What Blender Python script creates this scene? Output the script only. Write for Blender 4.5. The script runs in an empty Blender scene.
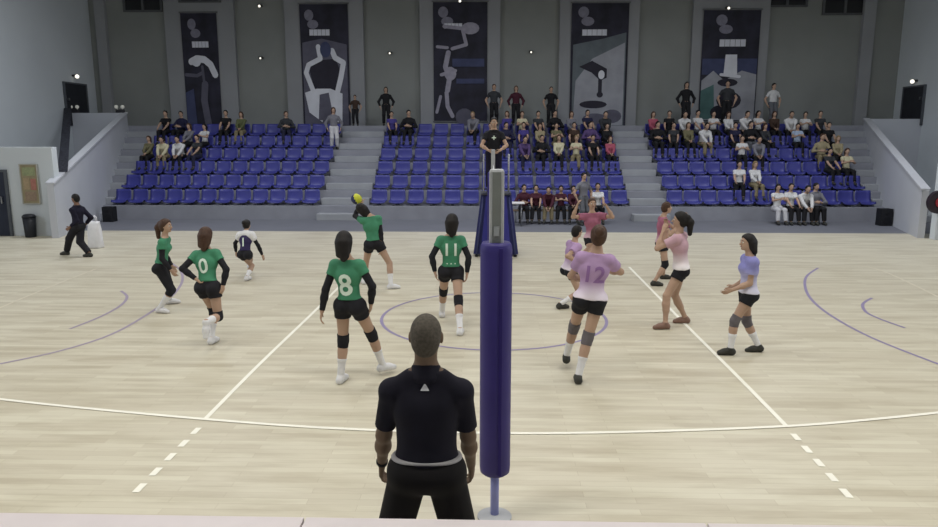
import bpy, bmesh, math, random
import numpy as np
from mathutils import Vector, Matrix
from mathutils.bvhtree import BVHTree
random.seed(7)
C = bpy.context.scene.collection
# ------------------------------------------------------------------ camera
W, H_ = 938, 527
FOC, PITCH, YAW, CH, CD, CX = 712.0, 0.1768, 0.0282, 2.85, 6.58, -0.08
fw0 = Vector((-math.sin(YAW), math.cos(YAW), 0)); RT = Vector((math.cos(YAW), math.sin(YAW), 0))
FW = fw0*math.cos(PITCH) - Vector((0, 0, 1))*math.sin(PITCH)
UP = Vector((0, 0, 1))*math.cos(PITCH) + fw0*math.sin(PITCH)
EYE = Vector((CX, -CD, CH))
cam = bpy.data.cameras.new('camera'); co = bpy.data.objects.new('camera', cam); C.objects.link(co)
cam.sensor_width = 36; cam.lens = FOC/W*36; cam.clip_end = 200
co.matrix_world = Matrix(((RT.x, UP.x, -FW.x, EYE.x), (RT.y, UP.y, -FW.y, EYE.y), (RT.z, UP.z, -FW.z, EYE.z), (0, 0, 0, 1)))
bpy.context.scene.camera = co
def ray(px, py): return FW + RT*((px-W/2)/FOC) - UP*((py-H_/2)/FOC)
def atY(px, py, Y):
    r = ray(px, py); return EYE + r*((Y-EYE.y)/r.y)
def atZ(px, py, z=0.0):
    r = ray(px, py); return EYE + r*((z-EYE.z)/r.z)
def pix(p):
    v = Vector(p)-EYE; d = v.dot(FW); return (W/2+FOC*v.dot(RT)/d, H_/2-FOC*v.dot(UP)/d)
# ------------------------------------------------------------------ materials
def lin(c):
    o = []
    for v in c:
        v /= 255.0; o.append(v/12.92 if v <= .04045 else ((v+.055)/1.055)**2.4)
    return o
MATS = {}
def mat(name, rgb, rough=.7, var=.12, scale=6.0, metal=0, spec=.3, rgb2=None, grad=None, emit=None, stretch=(1, 1, 1)):
    if name in MATS: return MATS[name]
    m = bpy.data.materials.new(name); m.use_nodes = True; nt = m.node_tree; n = nt.nodes; b = n['Principled BSDF']
    b.inputs['Roughness'].default_value = rough; b.inputs['Metallic'].default_value = metal
    b.inputs['Specular IOR Level'].default_value = spec
    c = lin(rgb); c2 = lin(rgb2) if rgb2 else [x*(1-var) for x in c]
    tc = n.new('ShaderNodeTexCoord'); mp = n.new('ShaderNodeMapping'); mp.inputs['Scale'].default_value = stretch
    nz = n.new('ShaderNodeTexNoise'); nz.inputs['Scale'].default_value = scale; nz.inputs['Detail'].default_value = 3
    nt.links.new(tc.outputs['Object'], mp.inputs['Vector']); nt.links.new(mp.outputs[0], nz.inputs['Vector'])
    cr = n.new('ShaderNodeValToRGB'); cr.color_ramp.elements[0].position = .35; cr.color_ramp.elements[1].position = .65
    cr.color_ramp.elements[0].color = (*c2, 1); cr.color_ramp.elements[1].color = (*c, 1)
    nt.links.new(nz.outputs['Fac'], cr.inputs['Fac']); out = cr.outputs['Color']
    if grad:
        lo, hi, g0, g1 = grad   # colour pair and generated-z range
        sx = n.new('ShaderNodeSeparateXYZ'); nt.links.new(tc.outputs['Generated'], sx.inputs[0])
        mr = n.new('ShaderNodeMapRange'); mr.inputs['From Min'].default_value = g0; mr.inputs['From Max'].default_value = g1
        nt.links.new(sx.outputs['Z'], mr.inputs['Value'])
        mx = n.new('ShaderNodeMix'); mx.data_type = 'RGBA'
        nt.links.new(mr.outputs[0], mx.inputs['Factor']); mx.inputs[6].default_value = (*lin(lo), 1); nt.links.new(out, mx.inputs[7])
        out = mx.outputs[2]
    nt.links.new(out, b.inputs['Base Color'])
    if emit:
        b.inputs['Emission Color'].default_value = (*lin(rgb), 1); b.inputs['Emission Strength'].default_value = emit
    MATS[name] = m; return m
SKIN = mat('skin', (178, 148, 128), .6, .1, 5)
SKIN_D = mat('skin_tan', (128, 98, 82), .6, .1, 5)
SKIN_R = mat('skin_official', (112, 92, 76), .6, .15, 8)
GREEN = mat('green_jersey', (66, 134, 102), .7, .12, 8)
BLACKC = mat('black_cloth', (30, 30, 36), .85, .2, 10)
NAVY = mat('navy_cloth', (22, 20, 40), .85, .2, 10)
WHITE = mat('white_cloth', (225, 225, 228), .8, .06, 10)
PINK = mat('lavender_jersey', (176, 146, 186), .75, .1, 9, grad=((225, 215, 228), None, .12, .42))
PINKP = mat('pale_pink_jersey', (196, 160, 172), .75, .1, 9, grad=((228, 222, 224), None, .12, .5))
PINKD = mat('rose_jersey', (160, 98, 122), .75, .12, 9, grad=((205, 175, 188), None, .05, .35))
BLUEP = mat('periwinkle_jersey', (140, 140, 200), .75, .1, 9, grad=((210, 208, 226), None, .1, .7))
HAIRB = mat('black_hair', (26, 22, 22), .6, .3, 30)
HAIRN = mat('brown_hair', (74, 52, 40), .6, .3, 30)
HAIRG = mat('grey_hair', (84, 78, 70), .8, .35, 60)
SHOEW = mat('white_shoe', (222, 222, 225), .6, .1, 12)
SHOED = mat('dark_shoe', (58, 58, 54), .6, .2, 12)
EYEW = mat('eye_white', (220, 220, 215), .3, .02); EYED = mat('iris', (30, 22, 18), .3, .02); LIP = mat('lips', (150, 84, 80), .5, .05)
GREYPAD = mat('grey_pad', (105, 100, 104), .8, .2, 12)
# ------------------------------------------------------------------ object helpers
def link(name, me, m=None, parent=None):
    o = bpy.data.objects.new(name, me); C.objects.link(o)
    if m is not None and me is not None and len(me.materials) == 0: me.materials.append(m)
    if parent: o.parent = parent
    return o
def tag(o, label=None, cat=None, group=None, kind=None):
    if label: o['label'] = label
    if cat: o['category'] = cat
    if group: o['group'] = group
    if kind: o['kind'] = kind
    return o
def empty(name, loc, rz=0):
    o = bpy.data.objects.new(name, None); o.empty_display_size = .1; C.objects.link(o); o.location = loc; o.rotation_euler = (0, 0, rz); return o
class MB:
    def __init__(s): s.bm = bmesh.new()
    def quadbox(s, pts):   # 8 points: bottom 4 ccw then top 4 ccw
        v = [s.bm.verts.new(p) for p in pts]
        for f in ((3, 2, 1, 0), (4, 5, 6, 7), (0, 1, 5, 4), (1, 2, 6, 5), (2, 3, 7, 6), (3, 0, 4, 7)): s.bm.faces.new([v[i] for i in f])
        return s
    def box(s, x0, x1, y0, y1, z0, z1, bev=0):
        if bev:
            b = bmesh.new(); bmesh.ops.create_cube(b, size=1)
            bmesh.ops.scale(b, vec=(x1-x0, y1-y0, z1-z0), verts=b.verts)
            bmesh.ops.translate(b, vec=((x0+x1)/2, (y0+y1)/2, (z0+z1)/2), verts=b.verts)
            bmesh.ops.bevel(b, geom=b.edges[:], offset=bev, segments=2, affect='EDGES', profile=.5)
            me = bpy.data.meshes.new('t'); b.to_mesh(me); b.free(); s.bm.from_mesh(me); bpy.data.meshes.remove(me); return s
        return s.quadbox([(x0, y0, z0), (x1, y0, z0), (x1, y1, z0), (x0, y1, z0), (x0, y0, z1), (x1, y0, z1), (x1, y1, z1), (x0, y1, z1)])
    def tube(s, pts, r, seg=12, caps=True):
        pts = [Vector(p) for p in pts]; rings = []
        rs = r if isinstance(r, (list, tuple)) else [r]*len(pts)
        for i, p in enumerate(pts):
            t = (pts[min(i+1, len(pts)-1)]-pts[max(i-1, 0)]).normalized()
            a = Vector((0, 0, 1)) if abs(t.z) < .9 else Vector((1, 0, 0))
            u = t.cross(a).normalized(); w = t.cross(u)
            rings.append([s.bm.verts.new(p+(u*math.cos(k*2*math.pi/seg)+w*math.sin(k*2*math.pi/seg))*rs[i]) for k in range(seg)])
        for a, b in zip(rings, rings[1:]):
            for k in range(seg): s.bm.faces.new((a[k], a[(k+1) % seg], b[(k+1) % seg], b[k]))
        if caps: s.bm.faces.new(rings[0][::-1]); s.bm.faces.new(rings[-1])
        return s
    def sphere(s, c, r, seg=16, sc=(1, 1, 1)):
        m = Matrix.Translation(c) @ Matrix.Diagonal((*sc, 1))
        bmesh.ops.create_uvsphere(s.bm, u_segments=seg, v_segments=seg//2+2, radius=r, matrix=m); return s
    def poly(s, pts, n=None):
        s.bm.faces.new([s.bm.verts.new(p) for p in pts]); return s
    def build(s, name, m=None, parent=None, smooth=False):
        bmesh.ops.recalc_face_normals(s.bm, faces=s.bm.faces[:])
        me = bpy.data.meshes.new(name); s.bm.to_mesh(me); s.bm.free()
        if smooth: me.shade_smooth()
        return link(name, me, m, parent)
# ------------------------------------------------------------------ implicit-surface figures
def V(*a): return np.array(a, dtype=np.float32)
def nv(v): return np.array((v[0], v[1], v[2]), dtype=np.float32)
def cap(a, b, ra, rb, clips=(), k=None, sq=None):
    """tapered capsule; sq=(axis, factor) squashes along a world axis"""
    return dict(t='c', a=nv(a), b=nv(b), ra=ra, rb=rb, clips=clips, k=k, sq=sq)
def ell(c, r, R=None, clips=(), k=None):
    return dict(t='e', c=nv(c), r=nv(r), R=np.eye(3, dtype=np.float32) if R is None else R, clips=clips, k=k)
def pd(p, P, off):
    if p['t'] == 'c':
        a, b = p['a'], p['b']; Q = P-a; ab = b-a
        s = 1.0
        if p['sq'] is not None:
            ax, f = p['sq']; ax = nv(ax); Q = Q+np.outer(Q@ax, ax)*(1/f-1); ab = ab+ax*(ab@ax)*(1/f-1); s = (1+f)/2
        t = np.clip((Q@ab)/max(ab@ab, 1e-9), 0, 1)
        d = np.sqrt(((Q-t[:, None]*ab)**2).sum(1)) - (p['ra']+(p['rb']-p['ra'])*t)
        d = d*s-off
    else:
        q = (P-p['c'])@p['R']; r = p['r']+off
        k0 = np.sqrt(((q/r)**2).sum(1))+1e-6; k1 = np.sqrt(((q/(r*r))**2).sum(1))+1e-6
        d = k0*(k0-1)/k1
    for (c, n) in p['clips']: d = np.maximum(d, (P-nv(c))@nv(n))
    return d
def field(prims, P, off, k0):
    d = None
    for p in prims:
        e = pd(p, P, off)
        if d is None: d = e; continue
        k = p['k'] or k0
        h = np.maximum(k-np.abs(d-e), 0)/k
        d = np.minimum(d, e)-h*h*k*.25
    return d
def bounds(p):
    if p['t'] == 'c':
        r = max(p['ra'], p['rb']); return np.minimum(p['a'], p['b'])-r, np.maximum(p['a'], p['b'])+r
    r = p['r'].max(); return p['c']-r, p['c']+r
def surf(prims, h=.01, off=0., k=.03, clipall=(), name='body'):
    lo = np.min([bounds(p)[0] for p in prims], 0)-off-2*h; hi = np.max([bounds(p)[1] for p in prims], 0)+off+2*h
    B = 16; n = np.ceil((hi-lo)/h/B).astype(int)
    N = n*B+1
    F = np.full(N, 1.0, np.float32)
    g = np.arange(B+1, dtype=np.float32)*h
    gx, gy, gz = np.meshgrid(g, g, g, indexing='ij'); G = np.stack([gx.ravel(), gy.ravel(), gz.ravel()], 1)
    ctr = np.stack(np.meshgrid(*[np.arange(m) for m in n], indexing='ij'), -1).reshape(-1, 3)
    CT = (lo+(ctr+.5)*B*h).astype(np.float32)
    D = np.stack([pd(p, CT, off) for p in prims], 1); half = B*h*.87*1.25
    mn = D.min(1)
    for i in range(len(ctr)):
        x, y, z = ctr[i]*B
        if mn[i] > half+k or mn[i] < -half*1.6-k:
            if mn[i] < 0: F[x:x+B+1, y:y+B+1, z:z+B+1] = np.minimum(F[x:x+B+1, y:y+B+1, z:z+B+1], -1)
            continue
        use = [p for p, d in zip(prims, D[i]) if d < mn[i]+2*half+k]
        P = G+(lo+ctr[i]*B*h).astype(np.float32)
        d = field(use, P, off, k)
        for (c, nn) in clipall: d = np.maximum(d, (P-nv(c))@nv(nn))
        F[x:x+B+1, y:y+B+1, z:z+B+1] = d.reshape(B+1, B+1, B+1)
    ins = F < 0
    nx, ny, nz = F.shape
    cnt = np.zeros((nx-1, ny-1, nz-1), np.int8)
    for i in (0, 1):
        for j in (0, 1):
            for l in (0, 1): cnt += ins[i:nx-1+i, j:ny-1+j, l:nz-1+l]
    act = np.argwhere((cnt > 0) & (cnt < 8))
    idx = np.full(cnt.shape, -1, np.int32); idx[tuple(act.T)] = np.arange(len(act))
    acc = np.zeros((len(act), 3), np.float32); num = np.zeros(len(act), np.float32)
    corners = [(i, j, l) for i in (0, 1) for j in (0, 1) for l in (0, 1)]
    for a in corners:
        for ax in range(3):
            if a[ax]: continue
            b = list(a); b[ax] = 1
            fa = F[act[:, 0]+a[0], act[:, 1]+a[1], act[:, 2]+a[2]]; fb = F[act[:, 0]+b[0], act[:, 1]+b[1], act[:, 2]+b[2]]
            m = (fa < 0) != (fb < 0)
            t = np.where(m, fa/np.where(m, fa-fb, 1), 0)
            p = np.tile(np.array(a, np.float32), (len(act), 1)); p[:, ax] += t
            acc[m] += p[m]; num[m] += 1
    vs = lo+(act+acc/num[:, None])*h
    faces = []
    for ax in range(3):
        s0 = [slice(1, -1)]*3; s1 = [slice(1, -1)]*3
        s0[ax] = slice(0, -1); s1[ax] = slice(1, None)
        A = ins[tuple(s0)]; Bm = ins[tuple(s1)]
        u, w = (ax+1) % 3, (ax+2) % 3
        for flip, M in ((False, A & ~Bm), (True, ~A & Bm)):
            e = np.argwhere(M)
            if not len(e): continue
            base = e.copy()
            for q in range(3):
                if q != ax: base[:, q] += 1
            def cell(du, dw):
                c = base.copy(); c[:, u] -= du; c[:, w] -= dw; return idx[tuple(c.T)]
            q4 = [cell(1, 1), cell(0, 1), cell(0, 0), cell(1, 0)]
            if flip: q4 = q4[::-1]
            faces.append(np.stack(q4, 1))
    fc = np.concatenate(faces); fc = fc[(fc >= 0).all(1)]
    me = bpy.data.meshes.new(name)
    me.vertices.add(len(vs)); me.vertices.foreach_set('co', vs.astype(np.float32).ravel())
    me.loops.add(len(fc)*4); me.loops.foreach_set('vertex_index', fc.astype(np.int32).ravel())
    me.polygons.add(len(fc)); me.polygons.foreach_set('loop_start', np.arange(0, len(fc)*4, 4, dtype=np.int32))
    me.update(calc_edges=True); me.validate(); me.shade_smooth()
    return me
def un(v):
    v = nv(v); return v/max(np.linalg.norm(v), 1e-9)
def ik(a, c, L1, L2, pole):
    a, c = nv(a), nv(c); d = np.linalg.norm(c-a); u = un(c-a)
    if d > (L1+L2)*.995:
        s = d/((L1+L2)*.995)
        if s > 1.12: c = a+u*(L1+L2)*1.1; d = np.linalg.norm(c-a); s = d/((L1+L2)*.995)
        L1 *= s; L2 *= s
    x = (L1*L1-L2*L2+d*d)/(2*d); h = math.sqrt(max(L1*L1-x*x, 0))
    p = nv(pole); p = p-u*(p@u); p = un(p)
    return a+u*x+p*h, c
def hand(side, wr, el, S, palm_n, curl, fing=True):
    """palm, four bent fingers of different lengths and a thumb leaving the side of the palm"""
    d = un(wr-el); n = nv(palm_n); n = un(n-d*(n@d)); l = np.cross(d, n)*side   # l points to the thumb side
    out = []
    pc = wr+d*.045*S
    for o_, r_ in ((-.026, .0145), (-.009, .0155), (.009, .0155), (.026, .0145)):
        out.append(cap(wr+d*.012*S+l*o_*.55*S, wr+d*.082*S+l*o_*S, r_*S, r_*.9*S, k=.012))
    ln = (.082, .092, .085, .066); of = (.030, .010, -.010, -.029)
    for i in range(4):
        p = wr+d*.088*S+l*of[i]*S; L = ln[i]*S; dd = d.copy(); c = curl*(1+.08*i)
        for seg, fr in enumerate((.45, .32, .23)):
            a_ = c*(.55 if seg == 0 else .8); dd = un(dd*math.cos(a_)+n*math.sin(a_)) if seg == 0 else un(dd*math.cos(a_)+un(np.cross(np.cross(dd, n), dd))*math.sin(a_))
            q = p+dd*L*fr; out.append(cap(p, q, (.0092-.0008*seg)*S, (.0086-.001*seg)*S, k=.004)); p = q
    p = wr+d*.028*S+l*.032*S
    q = p+un(d*.75+l*.6+n*.35)*.042*S; out.append(cap(p, q, .0125*S, .0105*S, k=.008))
    out.append(cap(q, q+un(d*.9+l*.15+n*.45)*.03*S, .0102*S, .0082*S, k=.005))
    return out
def figure(sp, h=.0085):
    """pose a figure from joint targets and grow body, clothes and hair; returns dict of part -> mesh, joints"""
    Hh = sp['H']; S = Hh/1.75; male = sp.get('male', False); bw = sp.get('build', 1.0)
    phi = math.radians(sp['face']); F = V(math.sin(phi), math.cos(phi), 0); Rr = V(math.cos(phi), -math.sin(phi), 0)
    ph2 = math.radians(sp.get('sface', sp['face'])); Fs = V(math.sin(ph2), math.cos(ph2), 0); Rs = V(math.cos(ph2), -math.sin(ph2), 0)
    ph3 = math.radians(sp.get('hface', sp['face']))
    T = sp['T']   # function giving a world point from a spec tuple
    P = nv(T(sp['pelvis'])); N0 = nv(T(sp['neck'])); ax = un(N0-P); N = P+ax*.295*Hh
    hd = un(nv(T(sp['head']))-N); Hc = N+hd*(.119 if sp.get('male') else .128)*Hh
    Fh = un(V(math.sin(ph3), math.cos(ph3), sp.get('nod', 0.)))
    # shoulders follow the spine's tilt
    Rs = un(Rs-ax*(Rs@ax)*.8); Fs = un(np.cross(ax, Rs)); Fs = Fs if Fs@V(math.sin(ph2), math.cos(ph2), 0) > 0 else -Fs
    sw = (.112 if male else .094)*Hh; af = sp.get('armf', 1.); hw = .052*Hh
    sh = {s: N-ax*(.048 if male else .026)*Hh+Rs*s*sw*.93 for s in (-1, 1)}; hp = {s: P+Rr*s*hw-ax*.01 for s in (-1, 1)}
    J = dict(P=P, N=N, Hc=Hc, F=F, Fs=Fs, Rs=Rs, ax=ax, sh=sh, hp=hp, Fh=Fh)
    el, wr, kn, an, toe = {}, {}, {}, {}, {}
    for s in (-1, 1):
        w, pole = sp['wrist'][s]
        el[s], wr[s] = ik(sh[s], T(w), .172*Hh*af, .148*Hh*af, pole)
        a, kp, td = sp['ankle'][s]
        a = nv(T(a))
        kn[s], an[s] = ik(hp[s], a, .243*Hh, .24*Hh, kp if kp is not None else F)
        toe[s] = un(nv(td) if td is not None else F)
    J.update(el=el, wr=wr, kn=kn, an=an)
    C1 = P+ax*.2*Hh; Wd = P+ax*.1*Hh; wf = sp.get('waistf', 1.)
    fl = (Fs, .72)
    tor = [cap(hp[-1]+ax*.01, hp[1]+ax*.01, .092*S*bw, .092*S*bw, sq=(F, .88)),
           cap(P+ax*.02*Hh, Wd, .118*S*bw, (.104*S*bw*wf), sq=fl), cap(Wd, C1, .104*S*bw*wf, .125*S*bw, sq=fl),
           cap(C1-Rs*.045*S, C1+Rs*.045*S, .108*S*bw, .108*S*bw, sq=(Fs, .82)),
           cap(C1, N-ax*.05*Hh, .125*S*bw, .1*S*bw, sq=(Fs, .68)),
           cap(sh[-1], sh[1], .05*S*bw, .05*S*bw)]
    if not male:
        for s in (-1, 1): tor.append(ell(C1+ax*.01+Fs*.062*S+Rs*s*.052*S, (.052*S,)*3))
    else:
        tor.append(cap(C1+ax*.03-Rs*.05, C1+ax*.03+Rs*.05, .105*bw, .105*bw, sq=(Fs, .8))); tor.append(cap(P+ax*.06-Rs*.03, P+ax*.06+Rs*.03, .11*S*wf, .11*S*wf, sq=(Fs, .8))); tor.append(cap(P+ax*.12-Rs*.035, C1-Rs*.045, .105*S*wf*.93, .11*S*bw, sq=(Fs, .8))); tor.append(cap(P+ax*.12+Rs*.035, C1+Rs*.045, .105*S*wf*.93, .11*S*bw, sq=(Fs, .8)))
    glut = [ell(hp[s]-F*.04*S-ax*.01, (.078*S*bw,)*3) for s in (-1, 1)]
    trap = [cap(N+ax*(.02 if male else .03)*S, sh[s]+ax*.006, (.062 if male else .045)*S, (.036 if male else .03)*S) for s in (-1, 1)]
    arms = {s: [cap(sh[s], el[s], .047*S*(1.12 if male else 1), .037*S*(1.1 if male else 1)),
                cap(el[s], el[s]+(wr[s]-el[s])*.4, .037*S, .039*S*(1.08 if male else 1)), cap(el[s]+(wr[s]-el[s])*.35, wr[s], .038*S, .026*S)] for s in (-1, 1)}
    legs = {s: [cap(hp[s], kn[s], .086*S*bw, .056*S), cap(kn[s], an[s], .05*S, .035*S),
                ell(kn[s]+(an[s]-kn[s])*.3-un(np.cross(np.cross(an[s]-kn[s], F), an[s]-kn[s]))*-.012*S, (.05*S, .05*S, .05*S)),
                cap(kn[s]+(an[s]-kn[s])*.15, kn[s]+(an[s]-kn[s])*.5, .052*S, .05*S)] for s in (-1, 1)}
    feet = {}
    for s in (-1, 1):
        t = toe[s]; z = V(0, 0, 1); hl = an[s]-t*.03*S-z*.04*S
        feet[s] = [cap(an[s], hl, .036*S, .034*S), cap(hl, an[s]+t*.09*S-z*.042*S, .033*S, .033*S), cap(an[s]+t*.07*S-z*.035*S, an[s]+t*.155*S-z*.055*S, .036*S, .024*S)]
    # head
    Rh = np.cross(Fh, hd); Rh = un(Rh); Uh = un(np.cross(Rh, Fh)); M = np.stack([Rh, Fh, Uh], 1)
    hp_ = lambda x, y, z: Hc+(Rh*x+Fh*y+Uh*z)*S
    head = [ell(hp_(0, -.008, .02), (.076*S, .094*S, .096*S), M), ell(hp_(0, .022, -.045), (.056*S, .062*S, .068*S), M, k=.03),
            cap(hp_(0, .094, .004), hp_(0, .108, -.024), .008*S, .0135*S, k=.012), cap(hp_(-.012, .1, -.03), hp_(.012, .1, -.03), .007*S, .007*S, k=.01),
            cap(hp_(-.035, .074, .022), hp_(.035, .074, .022), .013*S, .013*S, k=.015), cap(hp_(0, .068, -.088), hp_(0, .072, -.09), .018*S, .018*S, k=.02),
            cap(hp_(-.02, .086, -.055), hp_(.02, .086, -.055), .009*S, .009*S, k=.012)]
    for s in (-1, 1): head.append(ell(hp_(s*.079, -.004, -.004), (.011*S, .019*S, .031*S), M, k=.008))
    neck = [cap(N-ax*.01, Hc-Uh*.04*S-Fh*.015*S, .055*S*(1.1 if male else 1), .05*S*(1.12 if male else 1))]
    hands = []
    for s in (-1, 1): hands += hand(s if sp.get('thumb', 1) > 0 else -s, wr[s], el[s], S*(1.04 if male else .95), sp.get('palm', {}).get(s, tuple(-Rs*s*.9+Fs*.2)), sp.get('curl', .5))
    J.update(M=M, hp_=hp_, Uh=Uh, Rh=Rh, toe=toe, S=S, C1=C1)
    parts = {}
    body = tor+glut+trap+neck+head+arms[-1]+arms[1]+legs[-1]+legs[1]+feet[-1]+feet[1]+hands
    parts['body'] = (surf(body, h, 0, .03), sp['skin'])
    # clothes
    hem = P-ax*sp.get('hem', -.085*S); over = sp.get('over', False)
    slv = sp.get('sleeve', .55)
    jp = [dict(p) for p in tor+(glut if over else [])]
    jp += [cap(P-ax*.01, P+ax*.03*Hh, .12*S*bw, .115*S*bw, sq=(F, .85))]
    jers = []
    for p in jp: p['clips'] = [(hem, -ax), (N+ax*(.03 if male else .014)*S, ax)]; jers.append(p)
    for p in trap: q = dict(p); q['clips'] = [(N+ax*(.03 if male else .014)*S, ax)]; jers.append(q)
    for s in (-1, 1):
        e = sh[s]+(el[s]-sh[s])*min(slv, 1); u = un(el[s]-sh[s])
        if slv <= 1: jers.append(cap(sh[s], el[s], .05*S, .048*S, clips=[(e, u)]))
        else:
            c2 = el[s]+(wr[s]-el[s])*(slv-1); u2 = un(wr[s]-el[s])
            jers.append(cap(sh[s], el[s], .052*S, .044*S)); jers.append(cap(el[s], wr[s], .044*S, .032*S, clips=[(c2, u2)]))
    parts[sp.get('topname', 'jersey')] = (surf(jers, h, (.024 if over else .012) if not sp.get('tuck') else .008, .03), sp['top'])
    sl = sp.get('short', .42)   # fraction down the thigh; >1 runs down the shin
    wst = P+ax*sp.get('waist', .03 if over else .062)*Hh
    shp = []
    for p in [tor[0], tor[1]]+(glut if not male else []): q = dict(p); q['clips'] = [(wst, ax)]; shp.append(q)
    for s in (-1, 1):
        if sl <= 1:
            e = hp[s]+(kn[s]-hp[s])*sl; shp.append(cap(hp[s], kn[s], .09*S*bw, .075*S*bw, clips=[(e, un(kn[s]-hp[s])), (wst, ax)]))
        else:
            e = kn[s]+(an[s]-kn[s])*(sl-1); w_ = sp.get('leg_w', 1.)
            shp.append(cap(hp[s], kn[s], .09*S*bw, .064*S*w_, clips=[(wst, ax)])); shp.append(cap(kn[s], an[s], .062*S*w_, .05*S*w_, clips=[(e, un(an[s]-kn[s]))]))
    if male: shp.append(cap(hp[-1]-F*.02, hp[1]-F*.02, .1*S*bw, .1*S*bw, clips=[(wst, ax)]))
    parts[sp.get('botname', 'shorts')] = (surf(shp, h, .012, .025), sp['bot'])
    if sp.get('belt'):
        c = P+ax*(sp.get('waist', .05)*Hh+.002)
        parts['belt'] = (surf([dict(p, clips=[]) for p in tor]+[cap(hp[-1]-F*.02, hp[1]-F*.02, .1*S*bw, .1*S*bw)], h*.7, .017, .03, clipall=[(c+ax*.006, ax), (c-ax*.009, -ax)]), sp['belt'])
    for s in (-1, 1):
        nm = '_l' if s < 0 else '_r'
        if sp.get('pads') is not None:
            d1 = un(kn[s]-hp[s]); d2 = un(an[s]-kn[s])
            pr = [cap(kn[s]-d1*.075*S, kn[s], .066*S, .06*S, clips=[(kn[s]-d1*.085*S, -d1)]), cap(kn[s], kn[s]+d2*.075*S, .06*S, .058*S, clips=[(kn[s]+d2*.085*S, d2)])]
            parts['knee_pad'+nm] = (surf(pr, h, .006, .02), sp['pads'])
        if sp.get('sock') is not None:
            d2 = un(an[s]-kn[s]); tp = kn[s]+(an[s]-kn[s])*sp.get('sockh', .5)
            pr = [dict(p, clips=[(tp, -d2)]) for p in legs[s][1:]]
            parts['sock'+nm] = (surf(pr, h, .006, .02), sp['sock'])
        if sp.get('arm_sleeve') is not None:
            u = un(el[s]-sh[s]); u2 = un(wr[s]-el[s]); a0 = sh[s]+(el[s]-sh[s])*(slv-.08)
            parts['arm_sleeve'+nm] = (surf([dict(arms[s][0], clips=[(a0, -u)])]+[dict(p, clips=[(wr[s]-u2*.01, u2)]) for p in arms[s][1:]], h, .006, .02), sp['arm_sleeve'])
        if sp.get('shoe') is not None:
            z = V(0, 0, 1); lowp = an[s]-z*.088*S
            cl = [(an[s]+z*.03, z)]
            if sp.get('flat', {}).get(s, True): cl.append((V(an[s][0], an[s][1], .004 if sp.get('ground', True) else lowp[2]), -z))
            parts['shoe'+nm] = (surf([dict(p) for p in feet[s]], h*.85, .011, .02, clipall=cl), sp['shoe'])
    # hair
    hs = sp.get('hair', 'short')
    off = {'short': .012, 'crop': .004}.get(hs, .018)*S
    cutn = un(Fh*.8-Uh*.6)
    hr = [dict(head[0], clips=[(hp_(0, .052, .045), cutn), (hp_(0, 0, -.062), -Uh)]), ell(hp_(0, -.045, -.02), (.066*S, .055*S, .075*S), M, clips=[(hp_(0, -.0, 0), Fh)])]
    if hs == 'pony':
        a, b = hp_(0, -.105, .035), hp_(0, -.15, -.03); c = hp_(sp.get('swing', 0), -.15, -.2)
        hr += [cap(hp_(0, -.08, .04), a, .03*S, .026*S), cap(a, b, .03*S, .036*S), cap(b, c, .036*S, .016*S)]
    if hs == 'long':
        w_ = sp.get('swing', 0)
        hr += [cap(hp_(-.03, -.065, 0), hp_(-.042+w_, -.088, -.13), .042*S, .024*S), cap(hp_(.03, -.065, 0), hp_(.036+w_, -.09, -.15), .042*S, .022*S),
               cap(hp_(0, -.075, 0), hp_(w_+.008, -.1, -.18), .045*S, .02*S), cap(hp_(-.06, -.03, -.01), hp_(-.058, -.05, -.09), .026*S, .014*S), cap(hp_(.06, -.03, -.01), hp_(.056, -.05, -.1), .026*S, .014*S)]
    if hs == 'bun': hr += [ell(hp_(0, -.105, .06), (.042*S,)*3)]
    parts['hair'] = (surf(hr, h, off, .02), sp['hairm'])
    return parts, J
def plain(n): return n[:-2] if n.endswith('_l') or n.endswith('_r') else n
def person(sp, label, group=None, number=None, h=.0085, base=None):
    parts, J = figure(sp, h)
    b = base or ((J['an'][-1][0]+J['an'][1][0])/2, (J['an'][-1][1]+J['an'][1][1])/2, 0)
    root = empty('person', b); tag(root, label, 'person', group)
    inv = Matrix.Translation(-Vector(b))
    for n, (me, m) in parts.items():
        me.transform(inv)
        if me.materials: me.materials.clear()
        o = link(plain(n), me, m, root)
    S = J['S']; hp_ = J['hp_']; bb = Vector(b)
    for s in (-1, 1):
        e = MB(); e.sphere(Vector(hp_(s*.03, .079, .006))-bb, .0125*S, 10); eo = e.build('eye', EYEW, root, True)
        i = MB(); i.sphere(Vector(hp_(s*.03, .0875, .006))-bb, .0062*S, 8); i.build('iris', EYED, eo, True)
        br = MB(); br.tube([Vector(hp_(s*.015, .092, .027))-bb, Vector(hp_(s*.032, .088, .031))-bb, Vector(hp_(s*.046, .076, .026))-bb], [.003*S, .0042*S, .0025*S], 6); br.build('eyebrow', sp['hairm'], root, True)
    mo = MB(); mo.tube([Vector(hp_(-.022, .089, -.056))-bb, Vector(hp_(0, .099, -.055))-bb, Vector(hp_(.022, .089, -.056))-bb], [.003*S, .0065*S, .003*S], 8); mo.build('mouth', LIP, root, True)
    if number:
        top = [c for c in root.children if c.name.split('.')[0] in ('jersey', 'polo_shirt')][0]
        dress_number(top, J, number, root, bb)
    return root, J
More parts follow.
